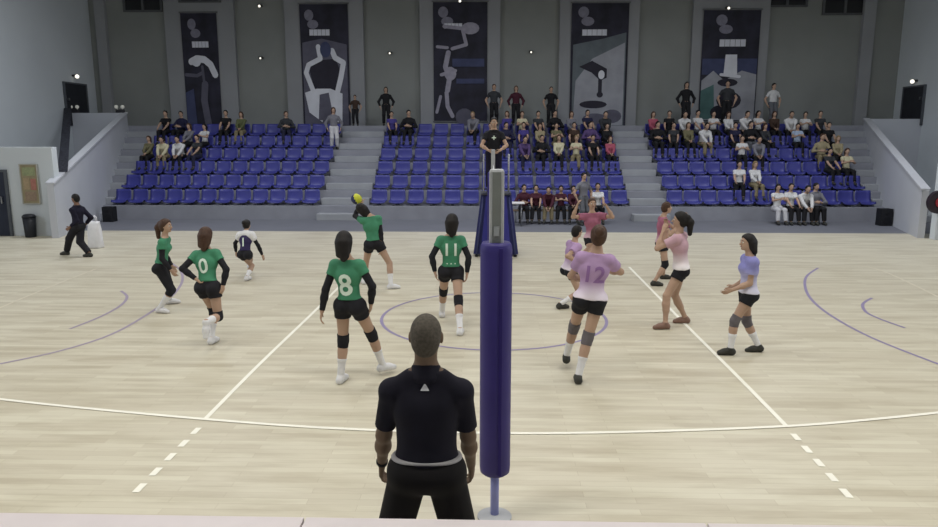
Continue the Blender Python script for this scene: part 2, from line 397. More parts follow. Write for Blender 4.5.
def dress_number(top, J, spec, root, bb, ):
    """conform lettering to the back (or chest) of a jersey"""
    bvh = BVHTree.FromPolygons([v.co.copy() for v in top.data.vertices], [tuple(p.vertices) for p in top.data.polygons])
    for (txt, size, up, side, m, nm) in spec:
        cu = bpy.data.curves.new('t', 'FONT'); cu.body = txt; cu.size = size; cu.align_x = 'CENTER'; cu.align_y = 'CENTER'; cu.offset = size*.018; cu.resolution_u = 3
        to = bpy.data.objects.new('t', cu); C.objects.link(to); bpy.context.view_layer.update()
        dg = bpy.context.evaluated_depsgraph_get(); me = bpy.data.meshes.new_from_object(to.evaluated_get(dg))
        bpy.data.objects.remove(to); bpy.data.curves.remove(cu)
        bm = bmesh.new(); bm.from_mesh(me); bmesh.ops.triangulate(bm, faces=bm.faces[:])
        for _ in range(2):
            le = [e for e in bm.edges if e.calc_length() > size*.12]
            if le: bmesh.ops.subdivide_edges(bm, edges=le, cuts=1); bmesh.ops.triangulate(bm, faces=bm.faces[:])
        ax = Vector(J['ax']); dirn = Vector(J['Fs'])*side; right = Vector(J['Rs'])*side
        c = Vector(J['N'])-ax*up - bb
        for v in bm.verts:
            p = c+right*v.co.x+ax*v.co.y-dirn*.4
            hit = bvh.ray_cast(p, dirn, 1.0)[0]
            v.co = (hit if hit else p+dirn*.28)-dirn*.006
        bm.to_mesh(me); bm.free(); me.materials.clear(); me.materials.append(m)
        o = bpy.data.objects.new(nm, me); C.objects.link(o); o.parent = top
LP = 260.0
# ------------------------------------------------------------------ the hall
def atX(px, py, X):
    r = ray(px, py); return EYE + r*((X-EYE.x)/r.x)
YG = atZ(490, 232).y                 # wooden court ends, grey run-off begins
YF = atZ(490, 220).y                 # foot of the seating
STEP_H = atY(490, 206.5, YF).z; STEP_D = .8; NR = 6
YB = YF+STEP_D*NR+1.9                # rear wall
ZT = STEP_H*(NR+1)                   # walkway behind the last row
XL = atY(93, 60, YB).x; XR = atY(899, 60, YB).x
CEIL = 10.4; YN = -9.0
wallb = mat('wall_paint_rear', (140, 143, 140), .85, .1, .5)
wallc = mat('wall_paint_pier', (148, 150, 153), .85, .08, .6)
walls = mat('wall_paint_side', (200, 206, 210), .85, .06, .4)
parap = mat('parapet_paint', (188, 191, 198), .8, .06, .8)
conc = mat('terrace_concrete', (145, 147, 156), .85, .1, 2.)
greyf = mat('grey_floor', (112, 114, 122), .6, .08, 1.2)
paintw = mat('white_line_paint', (240, 238, 226), .5, .04, 3)
paintp = mat('violet_line_paint', (142, 132, 166), .5, .06, 3)
# parquet: narrow staves laid along the court
pq = bpy.data.materials.new('parquet'); pq.use_nodes = True; nt = pq.node_tree; n = nt.nodes; b = n['Principled BSDF']
tc = n.new('ShaderNodeTexCoord'); br = n.new('ShaderNodeTexBrick'); br.offset = .37
br.inputs['Scale'].default_value = 1; br.inputs['Brick Width'].default_value = 1.1; br.inputs['Row Height'].default_value = .09; br.inputs['Mortar Size'].default_value = .0015
br.inputs['Color1'].default_value = (*lin((206, 201, 182)), 1); br.inputs['Color2'].default_value = (*lin((194, 187, 168)), 1); br.inputs['Mortar'].default_value = (*lin((176, 166, 146)), 1)
nt.links.new(tc.outputs['Object'], br.inputs['Vector'])
mp = n.new('ShaderNodeMapping'); mp.inputs['Scale'].default_value = (.55, 3.2, 1); nz = n.new('ShaderNodeTexNoise'); nz.inputs['Scale'].default_value = 1.3; nz.inputs['Detail'].default_value = 4; nz.inputs['Roughness'].default_value = .6
nt.links.new(tc.outputs['Object'], mp.inputs[0]); nt.links.new(mp.outputs[0], nz.inputs['Vector'])
cr = n.new('ShaderNodeValToRGB'); cr.color_ramp.elements[0].position = .36; cr.color_ramp.elements[1].position = .56
cr.color_ramp.elements[0].color = (.84, .82, .79, 1); cr.color_ramp.elements[1].color = (1.0, 1.0, 1.0, 1)
nt.links.new(nz.outputs['Fac'], cr.inputs[0])
mx = n.new('ShaderNodeMix'); mx.data_type = 'RGBA'; mx.blend_type = 'MULTIPLY'; mx.inputs['Factor'].default_value = 1
nt.links.new(br.outputs['Color'], mx.inputs[6]); nt.links.new(cr.outputs[0], mx.inputs[7]); nt.links.new(mx.outputs[2], b.inputs['Base Color'])
b.inputs['Roughness'].default_value = .42; b.inputs['Specular IOR Level'].default_value = .35
nz2 = n.new('ShaderNodeTexNoise'); nz2.inputs['Scale'].default_value = .8; nt.links.new(tc.outputs['Object'], nz2.inputs['Vector'])
def struct(o): o['kind'] = 'structure'; return o
m = MB(); m.box(XL-6, XR+6, YN, YG, -.3, 0); struct(m.build('floor', pq))
m = MB(); m.box(XL-6, XR+6, YG, YF+.3, -.3, .0); struct(m.build('floor', greyf))
m = MB(); m.box(XL-6, XR+6, YB, YB+.3, -.3, CEIL); struct(m.build('wall_back', wallb))
m = MB(); m.box(XL-.3, XL, 12.0, YB, 0, CEIL); struct(m.build('wall_left', walls))
m = MB(); m.box(XR, XR+.3, 12.0, YB, 0, CEIL); struct(m.build('wall_right', walls))
m = MB(); m.box(XL-6.3, XL-6, YN, YB, 0, CEIL); struct(m.build('wall_left', walls))
m = MB(); m.box(XR+6, XR+6.3, YN, YB, 0, CEIL); struct(m.build('wall_right', walls))
m = MB(); m.box(XL-6, XR+6, YN-.3, YN, 0, CEIL); struct(m.build('wall_front', walls))
m = MB(); m.box(XL-6.3, XR+6.3, YN-.3, YB+.3, CEIL, CEIL+.2); struct(m.build('ceiling', mat('ceiling_paint', (120, 122, 122), .9, .05, 1)))
# piers behind the banners
YP = YB-.22
banners = [(180, 223, 13, 130), (299, 351, 4, 127), (433, 487, 2, 121), (572, 625, 3, 127), (704, 754, 10, 121)]
def pier(i, x0, x1):
    a = atY(x0, 60, YP).x; c = atY(x1, 60, YP).x
    mb = MB(); mb.box(a, c, YP, YB, 0, CEIL, .01); struct(mb.build('trim_%d' % i, wallc))
for i, (x0, x1, y0, y1) in enumerate(banners): pier(i+1, x0-13, x1+13)
for i, (x0, x1) in enumerate([(98, 108), (860, 872)]): pier(20+i, x0, x1)
wd = mat('dark_window', (38, 38, 40), .3, .2, 2); wf = mat('window_frame', (90, 92, 94), .6)
for i, (x0, x1, y1) in enumerate([(124, 162, 12), (182, 222, 3.5), (768, 806, 7), (824, 866, 15)]):
    a = atY(x0, 0, YB-.02); c = atY(x1, y1, YB-.02)
    mb = MB(); Y = YB-.24 if i == 1 else YB-.02
    for k in range(2):
        w = (c.x-a.x)/2; mb.box(a.x+k*w+.06, a.x+(k+1)*w-.06, Y-.03, Y, c.z+.08, c.z+.9)
    o = struct(mb.build('window_%d' % (i+1), wd))
    mb = MB()
    for k in range(3): xx = a.x+(c.x-a.x)*k/2; mb.box(xx-.05, xx+.05, Y-.06, Y, c.z, c.z+1)
    for z in (c.z, c.z+.92): mb.box(a.x, c.x, Y-.055, Y, z, z+.08)
    mb.build('window_frame', wf, o)
# seating terrace with landing
T0 = atY(127, 113, YF+STEP_D*NR).x+.0; T1 = atY(864, 119, YF+STEP_D*NR).x
m = MB()
prof = [(YF, 0)]
for k in range(NR): prof += [(YF+STEP_D*k, STEP_H*(k+1)), (YF+STEP_D*(k+1), STEP_H*(k+1))]
prof += [(YF+STEP_D*NR, ZT), (YB, ZT), (YB, 0)]
va = [m.bm.verts.new((T0, y, z)) for y, z in prof]; vb = [m.bm.verts.new((T1, y, z)) for y, z in prof]
m.bm.faces.new(va); m.bm.faces.new(vb[::-1])
for i in range(len(prof)):
    j = (i+1) % len(prof); m.bm.faces.new((va[i], vb[i], vb[j], va[j]))
struct(m.build('seating_terrace', conc))
# seat blocks in world metres, read from the photograph at the first row
def rowX(px, k=0): return atY(px, 200, YF+STEP_D*k+.2).x
blocks = [('left', rowX(111), rowX(319), 12), ('centre', rowX(369), rowX(630), 14), ('right', rowX(668), rowX(876), 12)]
aisles = [(T0+.05, blocks[0][1]-.05), (blocks[0][2]+.03, blocks[1][1]-.03), (blocks[1][2]+.03, blocks[2][1]-.03), (blocks[2][2]+.05, T1-.05)]
for i, (a, c) in enumerate(aisles):
    mb = MB()
    for k in range(NR+1):
        y = YF+STEP_D*k; mb.box(a, c, y-STEP_D*.5, y, STEP_H*k, STEP_H*(k+.5), .012)
    struct(mb.build('aisle_steps', mat('aisle_concrete', (158, 161, 166), .85, .08, 2)))
# seats
SEATM = mat('blue_plastic', (56, 59, 136), .45, .12, 3, spec=.5)
def seat_mesh(w):
    prof = [(-.02, .0), (.02, .05), (.12, .035), (.26, .03), (.36, .05), (.41, .12), (.435, .22), (.452, .36), (.458, .45)]
    bm = bmesh.new(); cols = 9; top = []; bot = []
    for i, (y, z) in enumerate(prof):
        r1 = []; r2 = []
        ww = w*(.92 if i in (0, len(prof)-1) else 1.0)*(1 if i != len(prof)-2 else .98)
        pr = prof[max(i-1, 0)]; nx_ = prof[min(i+1, len(prof)-1)]; ty, tz = nx_[0]-pr[0], nx_[1]-pr[1]; L = math.hypot(ty, tz); ny, nz_ = -tz/L, ty/L
        for c in range(cols):
            u = c/(cols-1)*2-1; edge = .03*u*u*u*u+.022*abs(u)**3
            yy, zz = y+ny*edge*1.1, z+nz_*edge*1.1
            r1.append(bm.verts.new((u*ww/2, yy, zz))); r2.append(bm.verts.new((u*ww/2*.985, yy-ny*.014, zz-nz_*.014)))
        top.append(r1); bot.append(r2)
    R_ = len(prof)
    for i in range(R_-1):
        for c in range(cols-1):
            bm.faces.new((top[i][c], top[i][c+1], top[i+1][c+1], top[i+1][c])); bm.faces.new((bot[i][c], bot[i+1][c], bot[i+1][c+1], bot[i][c+1]))
    for i in range(R_-1):
        bm.faces.new((top[i][0], top[i+1][0], bot[i+1][0], bot[i][0])); bm.faces.new((top[i][-1], bot[i][-1], bot[i+1][-1], top[i+1][-1]))
    for c in range(cols-1):
        bm.faces.new((top[0][c], bot[0][c], bot[0][c+1], top[0][c+1])); bm.faces.new((top[-1][c], top[-1][c+1], bot[-1][c+1], bot[-1][c]))
    bmesh.ops.recalc_face_normals(bm, faces=bm.faces[:])
    me = bpy.data.meshes.new('stadium_seat'); bm.to_mesh(me); bm.free(); me.shade_smooth(); me.materials.append(SEATM); return me
ORD = ['first', 'second', 'third', 'fourth', 'fifth', 'sixth', 'seventh', 'eighth', 'ninth', 'tenth', 'eleventh', 'twelfth', 'thirteenth', 'fourteenth', 'fifteenth', 'sixteenth', 'seventeenth', 'eighteenth', 'nineteenth', 'twentieth']
ROWN = ['bottom', 'second', 'third', 'fourth', 'fifth', 'top']
smesh = seat_mesh(.55)
mb = MB(); mb.box(-.05, .05, .05, .33, -.085, .03, .006); mb.box(-.16, .16, .1, .16, -.015, .028, .004); brk = mb.build('mounting_bracket', mat('seat_bracket', (70, 72, 80), .5, .1)); brk_me = brk.data; bpy.data.objects.remove(brk)
SEATPOS = {}
for name, a, c, nn in blocks:
    pitch = (c-a)/nn
    for k in range(NR):
        for i in range(nn):
            x = a+pitch*(i+.5)
            o = link('stadium_seat', smesh); o.location = (x, YF+STEP_D*k+.14, STEP_H*(k+1)+.085)
            tag(o, 'blue plastic stadium seat, %s from the left in the %s row of the %s block' % (ORD[i], ROWN[k], name), 'seat', 'blue seats of the %s block' % name)
            link('mounting_bracket', brk_me, None, o)
            SEATPOS[(name, k, i)] = o.location.copy()
# sloping stair parapets and low end walls
ZC = [atX]  # noqa
def prism(mb, a, c, th, za, zc, z0=0):
    """a wall from a to c (xy), thickness th towards the side, tops za and zc"""
    d = Vector((c[0]-a[0], c[1]-a[1])).normalized(); nrm = Vector((-d.y, d.x))*th
    p = [(a[0], a[1]), (c[0], c[1]), (c[0]+nrm.x, c[1]+nrm.y), (a[0]+nrm.x, a[1]+nrm.y)]
    return mb.quadbox([(*p[0], z0), (*p[1], z0), (*p[2], z0), (*p[3], z0), (*p[0], za), (*p[1], zc), (*p[2], zc), (*p[3], za)])
YE = YF+STEP_D*NR
lA = atZ(59, 238); lzA = atY(59, 184, lA.y).z; lB = atY(127, 113, YE)
mb = MB(); prism(mb, (lA.x, lA.y), (lB.x, lB.y), .18, lzA, lB.z); struct(mb.build('stair_parapet', parap))
rA = atZ(917, 238); rzA = atY(921, 190, rA.y).z; rB = atY(864, 119, YE)
mb = MB(); prism(mb, (rB.x, rB.y), (rA.x, rA.y), .18, rB.z, rzA); struct(mb.build('stair_parapet', parap))
cop = mat('coping_paint', (190, 192, 198), .7, .04)
for (A, za, B, s) in ((lA, lzA, lB, -1), (rA, rzA, rB, 1)):
    mb = MB(); dx = s*.09
    mb.quadbox([(A.x-.13+dx, A.y-.02, za-.02), (A.x+.13+dx, A.y-.02, za-.02), (B.x+.13+dx, B.y, B.z-.02), (B.x-.13+dx, B.y, B.z-.02),
                (A.x-.13+dx, A.y-.02, za+.04), (A.x+.13+dx, A.y-.02, za+.04), (B.x+.13+dx, B.y, B.z+.04), (B.x-.13+dx, B.y, B.z+.04)]); struct(mb.build('parapet_coping', cop))
for (x0_, x1_) in ((XL, T0-.01), (T1+.01, XR)):
    mb = MB(); mb.box(x0_, x1_, YE, YB, ZT-.25, ZT); struct(mb.build('landing_slab', conc))
# landing parapets
mb = MB(); mb.box(XL, lB.x, lB.y-.16, lB.y, 0, lB.z, .01); struct(mb.build('landing_parapet', parap))
mb = MB(); mb.box(rB.x, XR+3, rB.y-.16, rB.y, 0, rB.z, .01); struct(mb.build('landing_parapet', parap))
# low end walls beside the stairs (a door and a board are on the left one)
eL = atZ(40, 236); topL = atY(40, 147, eL.y).z
mb = MB(); mb.box(XL-6, lA.x-.2, eL.y, eL.y+.25, 0, topL, .01); struct(mb.build('wall_side', walls))
eR = atZ(930, 240)
# dark entrances
dk = mat('dark_doorway', (44, 46, 52), .6, .2, 3); dfr = mat('door_frame', (84, 88, 94), .6)
def xdoor(nm, X, s, p0, p1, ytop, zb):
    a = atX(p0, ytop, X); c = atX(p1, ytop, X); y0, y1 = sorted((a.y, c.y)); zt = a.z
    mb = MB(); mb.box(min(X, X+s*.06), max(X, X+s*.06), y0, y1, zb, zt); o = struct(mb.build(nm, dk))
    mb = MB(); 
    for yy in (y0-.06, y1): mb.box(min(X, X+s*.09), max(X, X+s*.09), yy, yy+.06, zb, zt+.06)
    mb.box(min(X, X+s*.09), max(X, X+s*.09), y0, y1, zt, zt+.06); mb.build('door_frame', dfr, o)
    mb = MB(); mb.box(min(X+s*.06, X+s*.11), max(X+s*.06, X+s*.11), y0+.12, y0+.2, zb+1.0, zb+1.1, .004); mb.build('door_handle', mat('steel', (170, 172, 176), .35, .05, metal=1), o)
    return a, c
xdoor('door_1', XL, 1, 63, 84, 83, ZT)
xdoor('door_2', XR, -1, 926, 906, 86, ZT)
a = atY(-14, 172, eL.y); c = atY(12, 236, eL.y)
mb = MB(); mb.box(a.x, c.x, eL.y-.05, eL.y, 0, a.z); o = struct(mb.build('door_3', mat('dark_door', (40, 46, 62), .5, .15, 3)))
mb = MB(); mb.box(a.x-.07, a.x, eL.y-.07, eL.y, 0, a.z+.07); mb.box(c.x, c.x+.07, eL.y-.07, eL.y, 0, a.z+.07); mb.box(a.x, c.x, eL.y-.07, eL.y, a.z, a.z+.07); mb.build('door_frame', dfr, o)
mb = MB(); mb.tube([(c.x-.12, eL.y-.1, .95), (c.x-.12, eL.y-.1, 1.15)], .018, 8); mb.box(c.x-.13, c.x-.11, eL.y-.1, eL.y-.04, .96, .98); mb.box(c.x-.13, c.x-.11, eL.y-.1, eL.y-.04, 1.12, 1.14); mb.build('door_handle', MATS['steel'], o)
# notice board
a = atY(20, 165, eL.y-.03); c = atY(40, 203, eL.y-.03)
bo = empty('notice_board', ((a.x+c.x)/2, eL.y-.02, c.z)); tag(bo, 'tan notice board with faded coloured sheets on the left end wall', 'notice board')
L = lambda x, y, z: (x-(a.x+c.x)/2, y-(eL.y-.02), z-c.z)
def lbox(mb, x0, x1, y0, y1, z0, z1, bev=0, o=(0, 0, 0)): mb.box(x0-o[0], x1-o[0], y0-o[1], y1-o[1], z0-o[2], z1-o[2], bev)
O = ((a.x+c.x)/2, eL.y-.02, c.z)
mb = MB(); lbox(mb, a.x, c.x, eL.y-.04, eL.y-.02, c.z, a.z, 0, O); mb.build('panel', mat('cork', (150, 140, 112), .9, .15, 8), bo)
mb = MB(); w = .03
for q in ((a.x-w, a.x, c.z-w, a.z+w), (c.x, c.x+w, c.z-w, a.z+w), (a.x, c.x, a.z, a.z+w), (a.x, c.x, c.z-w, c.z)): lbox(mb, q[0], q[1], eL.y-.055, eL.y-.02, q[2], q[3], 0, O)
mb.build('frame', mat('board_frame', (168, 166, 156), .6), bo)
wB, hB = c.x-a.x, a.z-c.z
for (u0, u1, v0, v1, col) in ((.1, .9, .72, .94, (150, 158, 120)), (.12, .5, .36, .66, (170, 150, 120)), (.56, .9, .34, .64, (176, 120, 108)), (.15, .85, .06, .3, (150, 130, 112))):
    mb = MB(); lbox(mb, a.x+wB*u0, a.x+wB*u1, eL.y-.046, eL.y-.041, c.z+hB*v0, c.z+hB*v1, 0, O); mb.build('sheet', mat('sheet%d' % int(v0*100), col, .8, .2, 20), bo)
# bins and loudspeaker boxes
def trash(px, py0, py1, wpx, lab):
    p = atZ(px, py0); hgt = atY(px, py1, p.y).z; s = FOC/(p-EYE).dot(FW); r = wpx/s/2
    e = empty('waste_bin', (p.x, p.y, 0)); tag(e, lab, 'bin')
    mb = MB(); mb.tube([(0, 0, 0), (0, 0, .02), (0, 0, hgt*.86)], [r*.78, r*.82, r*.98], 24); mb.build('bin_body', mat('bin_black', (32, 34, 40), .5, .15), e, True)
    mb = MB(); mb.tube([(0, 0, hgt*.86), (0, 0, hgt*.9), (0, 0, hgt*.98), (0, 0, hgt)], [r*1.05, r*1.05, r*.8, r*.5], 24); mb.build('lid', MATS['bin_black'], e, True)
trash(31, 237, 214, 12, 'small black waste bin on the floor below the notice board')
def monitor(px, py0, py1, wpx, lab):
    p = atZ(px, py0); hgt = atY(px, py1, p.y).z; s = FOC/(p-EYE).dot(FW); w = wpx/s
    e = empty('loudspeaker', (p.x, p.y, 0)); tag(e, lab, 'loudspeaker')
    mb = MB(); mb.box(-w/2, w/2, 0, w*.8, 0, hgt, .015); mb.build('cabinet', mat('speaker_black', (24, 25, 30), .6, .15), e)
    mb = MB(); mb.box(-w*.44, w*.44, -.012, 0, hgt*.06, hgt*.94, .004); g = mb.build('grille', mat('speaker_grille', (36, 37, 42), .8, .4, 60), e)
    mb = MB(); mb.tube([(0, -.013, hgt*.35), (0, -.02, hgt*.35)], [w*.34, w*.3], 20); mb.build('woofer', MATS['speaker_black'], e)
    mb = MB(); mb.tube([(0, -.013, hgt*.75), (0, -.02, hgt*.75)], [w*.16, w*.12], 16); mb.build('tweeter', MATS['speaker_black'], e)
monitor(108, 222, 207, 11, 'black loudspeaker box on the floor at the left end of the bottom row')
monitor(886, 226, 209, 12, 'black loudspeaker box on the floor at the right end of the bottom row')
# mottled dark strip: shadow of the left stair opening put into its colour
a0 = atY(68, 108, YE-.6); a1 = atY(63, 172, lA.y+1.0)
mb = MB(); N_ = 14
for i in range(N_):
    t0, t1 = i/N_, (i+1)/N_
    p0 = a0.lerp(a1, t0); p1 = a0.lerp(a1, t1); wv = .05*math.sin(i*1.7)
    mb.quadbox([(p0.x-.17, p0.y, p0.z), (p0.x+.13, p0.y, p0.z), (p0.x+.13, p0.y+.02, p0.z), (p0.x-.17, p0.y+.02, p0.z), (p1.x-.17, p1.y, p1.z), (p1.x+.13, p1.y, p1.z), (p1.x+.13, p1.y+.02, p1.z), (p1.x-.17, p1.y+.02, p1.z)])
o = mb.build('stair_gap_shadow', mat('stair_gap_dark', (58, 60, 70), .9, .1, 14, rgb2=(28, 29, 36)))
tag(o, 'narrow dark mottled strip painted as the shadowed left stair opening', 'shadow')
# fire-point board on the right end wall
mb = MB(); mb.box(rA.x+.25, XR+6, eR.y, eR.y+.25, 0, atY(936, 150, eR.y).z, .01); struct(mb.build('wall_side', walls))
p = atY(938, 202, eR.y-.03)
e = empty('fire_hose_reel', (p.x, eR.y, p.z)); tag(e, 'dark round hose reel with a red hub on the right end wall', 'hose reel')
mb = MB(); mb.tube([(0, -.02, 0), (0, -.16, 0)], .32, 28); mb.build('drum', mat('reel_dark', (44, 36, 44), .5, .2), e, False)
mb = MB(); mb.tube([(0, -.16, 0), (0, -.2, 0)], .15, 20); mb.build('hub', mat('reel_red', (150, 46, 54), .5, .1), e)
# lamps
lampm = mat('lamp_glow', (255, 250, 235), .4, .01, emit=1.2); lampb = mat('lamp_case', (60, 60, 60), .5)
def wall_lamp(x, y, z, dx, dy, lab, r=.06, nm='wall_lamp', g=None):
    e = empty(nm, (x, y, z)); tag(e, lab, 'lamp', g)
    mb = MB(); mb.box(-.09, .09, -.09, .09, -.03, .05, .01); mb.build('housing', lampb, e)
    mb = MB(); mb.sphere((dx*.1, dy*.1, -.02), r*.75, 12); mb.build('bulb', lampm, e, True)
p = atX(75, 76, XL+.1); wall_lamp(p.x, p.y, p.z, 1, -.3, 'small lit emergency lamp above the dark doorway on the left wall', .11, 'emergency_lamp')
p = atX(914.5, 81, XR-.1); wall_lamp(p.x, p.y, p.z, -1, -.3, 'small lit emergency lamp above the dark doorway on the right wall', .11, 'emergency_lamp')
for px, py, r, lab in ((260, 6, .07, 'tiny wall lamp at the top of the panel between first and second banners'), (261, 58, .05, 'tiny wall lamp low on the panel between first and second banners'), (390, 53, .05, 'tiny wall lamp on the panel between second and third banners'), (531, 52, .05, 'tiny wall lamp on the panel between third and fourth banners')):
    p = atY(px, py, YB-.1); wall_lamp(p.x, p.y, p.z, 0, -1, lab, r)
for px, py, lab in ((460, 1, 'tiny picture lamp above the third banner with the kneeling figures'), (728, 8, 'tiny picture lamp above the fifth and rightmost banner')):
    p = atY(px, py, YP-.22); wall_lamp(p.x, p.y, p.z, 0, -1, lab, .07, 'picture_lamp')
# twin-head emergency lights on the left landing
for px, py, lab in ((75, 111, 'twin-headed white emergency light at the left end of the landing wall'), (120, 108, 'twin-headed white emergency light above the stair parapet corner')):
    p = atY(px, py, lB.y-.08); e = empty('emergency_light', (p.x, p.y, lB.z)); tag(e, lab, 'lamp')
    mb = MB(); mb.box(-.16, .16, -.07, .07, .0, .14, .015); mb.build('housing', mat('lamp_case_dark', (50, 50, 54), .5), e)
    for s in (-1, 1):
        mb = MB(); mb.tube([(s*.1, 0, .14), (s*.12, -.02, .2)], .015, 6); mb.sphere((s*.13, -.05, .24), .075, 12); mb.build('lamp_head', mat('lamp_white', (215, 215, 205), .4, .03, emit=.15), e, True)
# ------------------------------------------------------------------ banners
bn = mat('banner_navy', (52, 51, 66), .7, .3, 1.5, rgb2=(38, 38, 47)); bsl = mat('banner_slate', (104, 112, 118), .7, .2, 2); bgr = mat('banner_grey', (158, 160, 168), .7, .15, 2)
bwh = mat('banner_white', (218, 220, 228), .7, .1, 3); bmd = mat('banner_mid', (98, 97, 112), .7, .2, 3); bdk = mat('banner_dark', (48, 46, 58), .7, .2, 3); bbl = mat('banner_blue', (70, 76, 108), .7, .2, 3); btl = mat('banner_teal', (84, 118, 116), .7, .2, 3)
YBN = YP-.05
def banner(i, lab, art):
    x0, x1, y0, y1 = banners[i]
    a = atY(x0, y0, YBN); c = atY(x1, y1, YBN); wd_, ht = c.x-a.x, a.z-c.z
    e = empty('hanging_banner', ((a.x+c.x)/2, YBN, c.z)); tag(e, lab, 'banner', 'tall sports banners on the rear wall')
    bm = bmesh.new(); nX, nZ = 8, 24; g = []
    for j in range(nZ+1):
        g.append([bm.verts.new(((u/nX-.5)*wd_, .012*math.sin(u*1.3+j*.2), ht*j/nZ)) for u in range(nX+1)])
    for j in range(nZ):
        for u in range(nX): bm.faces.new((g[j][u], g[j][u+1], g[j+1][u+1], g[j+1][u]))
    bmesh.ops.recalc_face_normals(bm, faces=bm.faces[:]); me = bpy.data.meshes.new('banner_cloth'); bm.to_mesh(me); bm.free(); me.shade_smooth(); cl = link('banner_cloth', me, bn, e)
    mb = MB(); mb.tube([(-wd_/2-.05, 0, ht+.02), (wd_/2+.05, 0, ht+.02)], .03, 8); mb.build('top_rail', mat('rail_grey', (110, 112, 114), .5), e)
    mb = MB(); mb.tube([(-wd_/2-.03, 0, -.02), (wd_/2+.03, 0, -.02)], .025, 8); mb.build('bottom_rail', MATS['rail_grey'], e)
    d = [0.016]
    for (nm, m_, polys) in art:
        d[0] += .0025; mb = MB()
        for P in polys:
            d[0] += .0004; pts = [(((px-x0)/(x1-x0)-.5)*wd_, -d[0], ht*(1-(py-y0)/(y1-y0))) for px, py in P]
            mb.poly(pts)
        o = mb.build(nm, m_, cl)
def blob(cx, cy, rx, ry, n_=14, rot=0): return [(cx+rx*math.cos(t)*math.cos(rot)-ry*math.sin(t)*math.sin(rot), cy+rx*math.cos(t)*math.sin(rot)+ry*math.sin(t)*math.cos(rot)) for t in [k*2*math.pi/n_ for k in range(n_)]]
def limb(pts, w):
    out = []
    for (a, c) in zip(pts, pts[1:]):
        dx, dy = c[0]-a[0], c[1]-a[1]; L_ = math.hypot(dx, dy) or 1; nx_, ny_ = -dy/L_*w/2, dx/L_*w/2
        out.append([(a[0]+nx_, a[1]+ny_), (c[0]+nx_, c[1]+ny_), (c[0]-nx_, c[1]-ny_), (a[0]-nx_, a[1]-ny_)]); out.append(blob(a[0], a[1], w/2, w/2, 10)); out.append(blob(c[0], c[1], w/2, w/2, 10))
    return out
def rect(x0, y0, x1, y1): return [(x0, y0), (x1, y0), (x1, y1), (x0, y1)]
def logo(x, y): return ('emblem', mat('banner_logo', (134, 133, 148), .7, .2, 5), [blob(x, y, 5, 5.5), blob(x+4, y+9, 6, 4.5)])
def words_(x, y, w, h=6):
    k = 5; out = []
    for i in range(k): out.append(rect(x+w*i/k+.15, y, x+w*(i+1)/k-.15, y+h))
    return ('lettering', mat('banner_text', (214, 216, 226), .7, .08, 3), out)
banner(0, 'dark banner with an arched pale figure, leftmost of the five', [logo(193, 24), words_(192, 41, 20),
    ('athlete_figure', bwh, limb([(190, 61), (197, 58), (206, 59), (213, 64), (218, 74)], 7)+[blob(196, 61, 5.5, 5)]),
    ('athlete_arm', bmd, limb([(183, 74), (196, 75), (203, 72)], 3.5)+limb([(203, 66), (204, 80)], 3)), ('athlete_leg', bmd, limb([(205, 84), (203, 100), (207, 128)], 8)), ('shade', bbl, [[(181, 92), (191, 88), (193, 129), (181, 129)]])])
banner(1, 'dark banner of a pair of pale athletes with arms akimbo, second from left', [logo(309, 15), words_(309, 29, 22),
    ('backdrop', bmd, [[(301, 42), (322, 38), (349, 44), (349, 125), (301, 125)]]),
    ('jersey_shape', bdk, [[(311, 60), (337, 58), (341, 70), (336, 92), (313, 92), (308, 70)]]),
    ('athlete_arm', bwh, limb([(318, 46), (320, 58), (307, 64), (304, 72), (311, 90)], 5)), ('athlete_arm', bwh, limb([(333, 50), (336, 57), (345, 62), (342, 76), (338, 90)], 5.5)),
    ('athlete_shorts', bwh, [[(302, 92), (315, 88), (330, 88), (343, 93), (342, 122), (330, 122), (326, 102), (320, 122), (306, 112)]]), ('athlete_head', bbl, [blob(326, 49, 6, 8)]),
    ('shorts_shadow', bmd, [[(318, 94), (328, 92), (333, 120), (316, 120)]])])
banner(2, 'dark banner with a column of small leaping figures, the middle one', [logo(443, 12), words_(444, 23, 18, 5),
    ('athlete_figure', mat('banner_pale', (160, 157, 172), .7, .2, 6), limb([(444, 26), (462, 28), (466, 44), (452, 48)], 3.5)+limb([(447, 47), (437, 46)], 3)+limb([(448, 52), (445, 66), (449, 78), (447, 90)], 5)+limb([(441, 74), (455, 70)], 3.5)+limb([(446, 92), (447, 106), (452, 116)], 4)+limb([(440, 96), (436, 112)], 3)+[blob(470, 28, 9, 6), blob(450, 73, 6, 7)]),
    ('stripe', bbl, [rect(452, 58, 484, 66), rect(456, 78, 484, 83)]), ('ball', bmd, [blob(464, 117, 9, 9)])])
banner(3, 'banner with a grey lower half and a balancing figure, fourth from left', [logo(583, 12), words_(582, 29, 23, 6),
    ('backdrop', bsl, [[(574, 44), (602, 38), (623, 32), (623, 126), (574, 126)]]), ('mist', bgr, [[(592, 58), (622, 42), (622, 125), (575, 125), (577, 80)]]),
    ('athlete_body', bdk, [[(580, 66), (592, 60), (606, 68), (606, 77), (600, 80), (592, 72)]]+limb([(600, 72), (600, 92)], 3.5)+[blob(600, 94, 3, 3)]), ('podium', bdk, [blob(594, 104, 13, 4)]), ('athlete_face', bwh, [blob(601, 74, 3, 4.5)]), ('hills', bmd, [blob(596, 119, 12, 6), blob(612, 116, 9, 7)])])
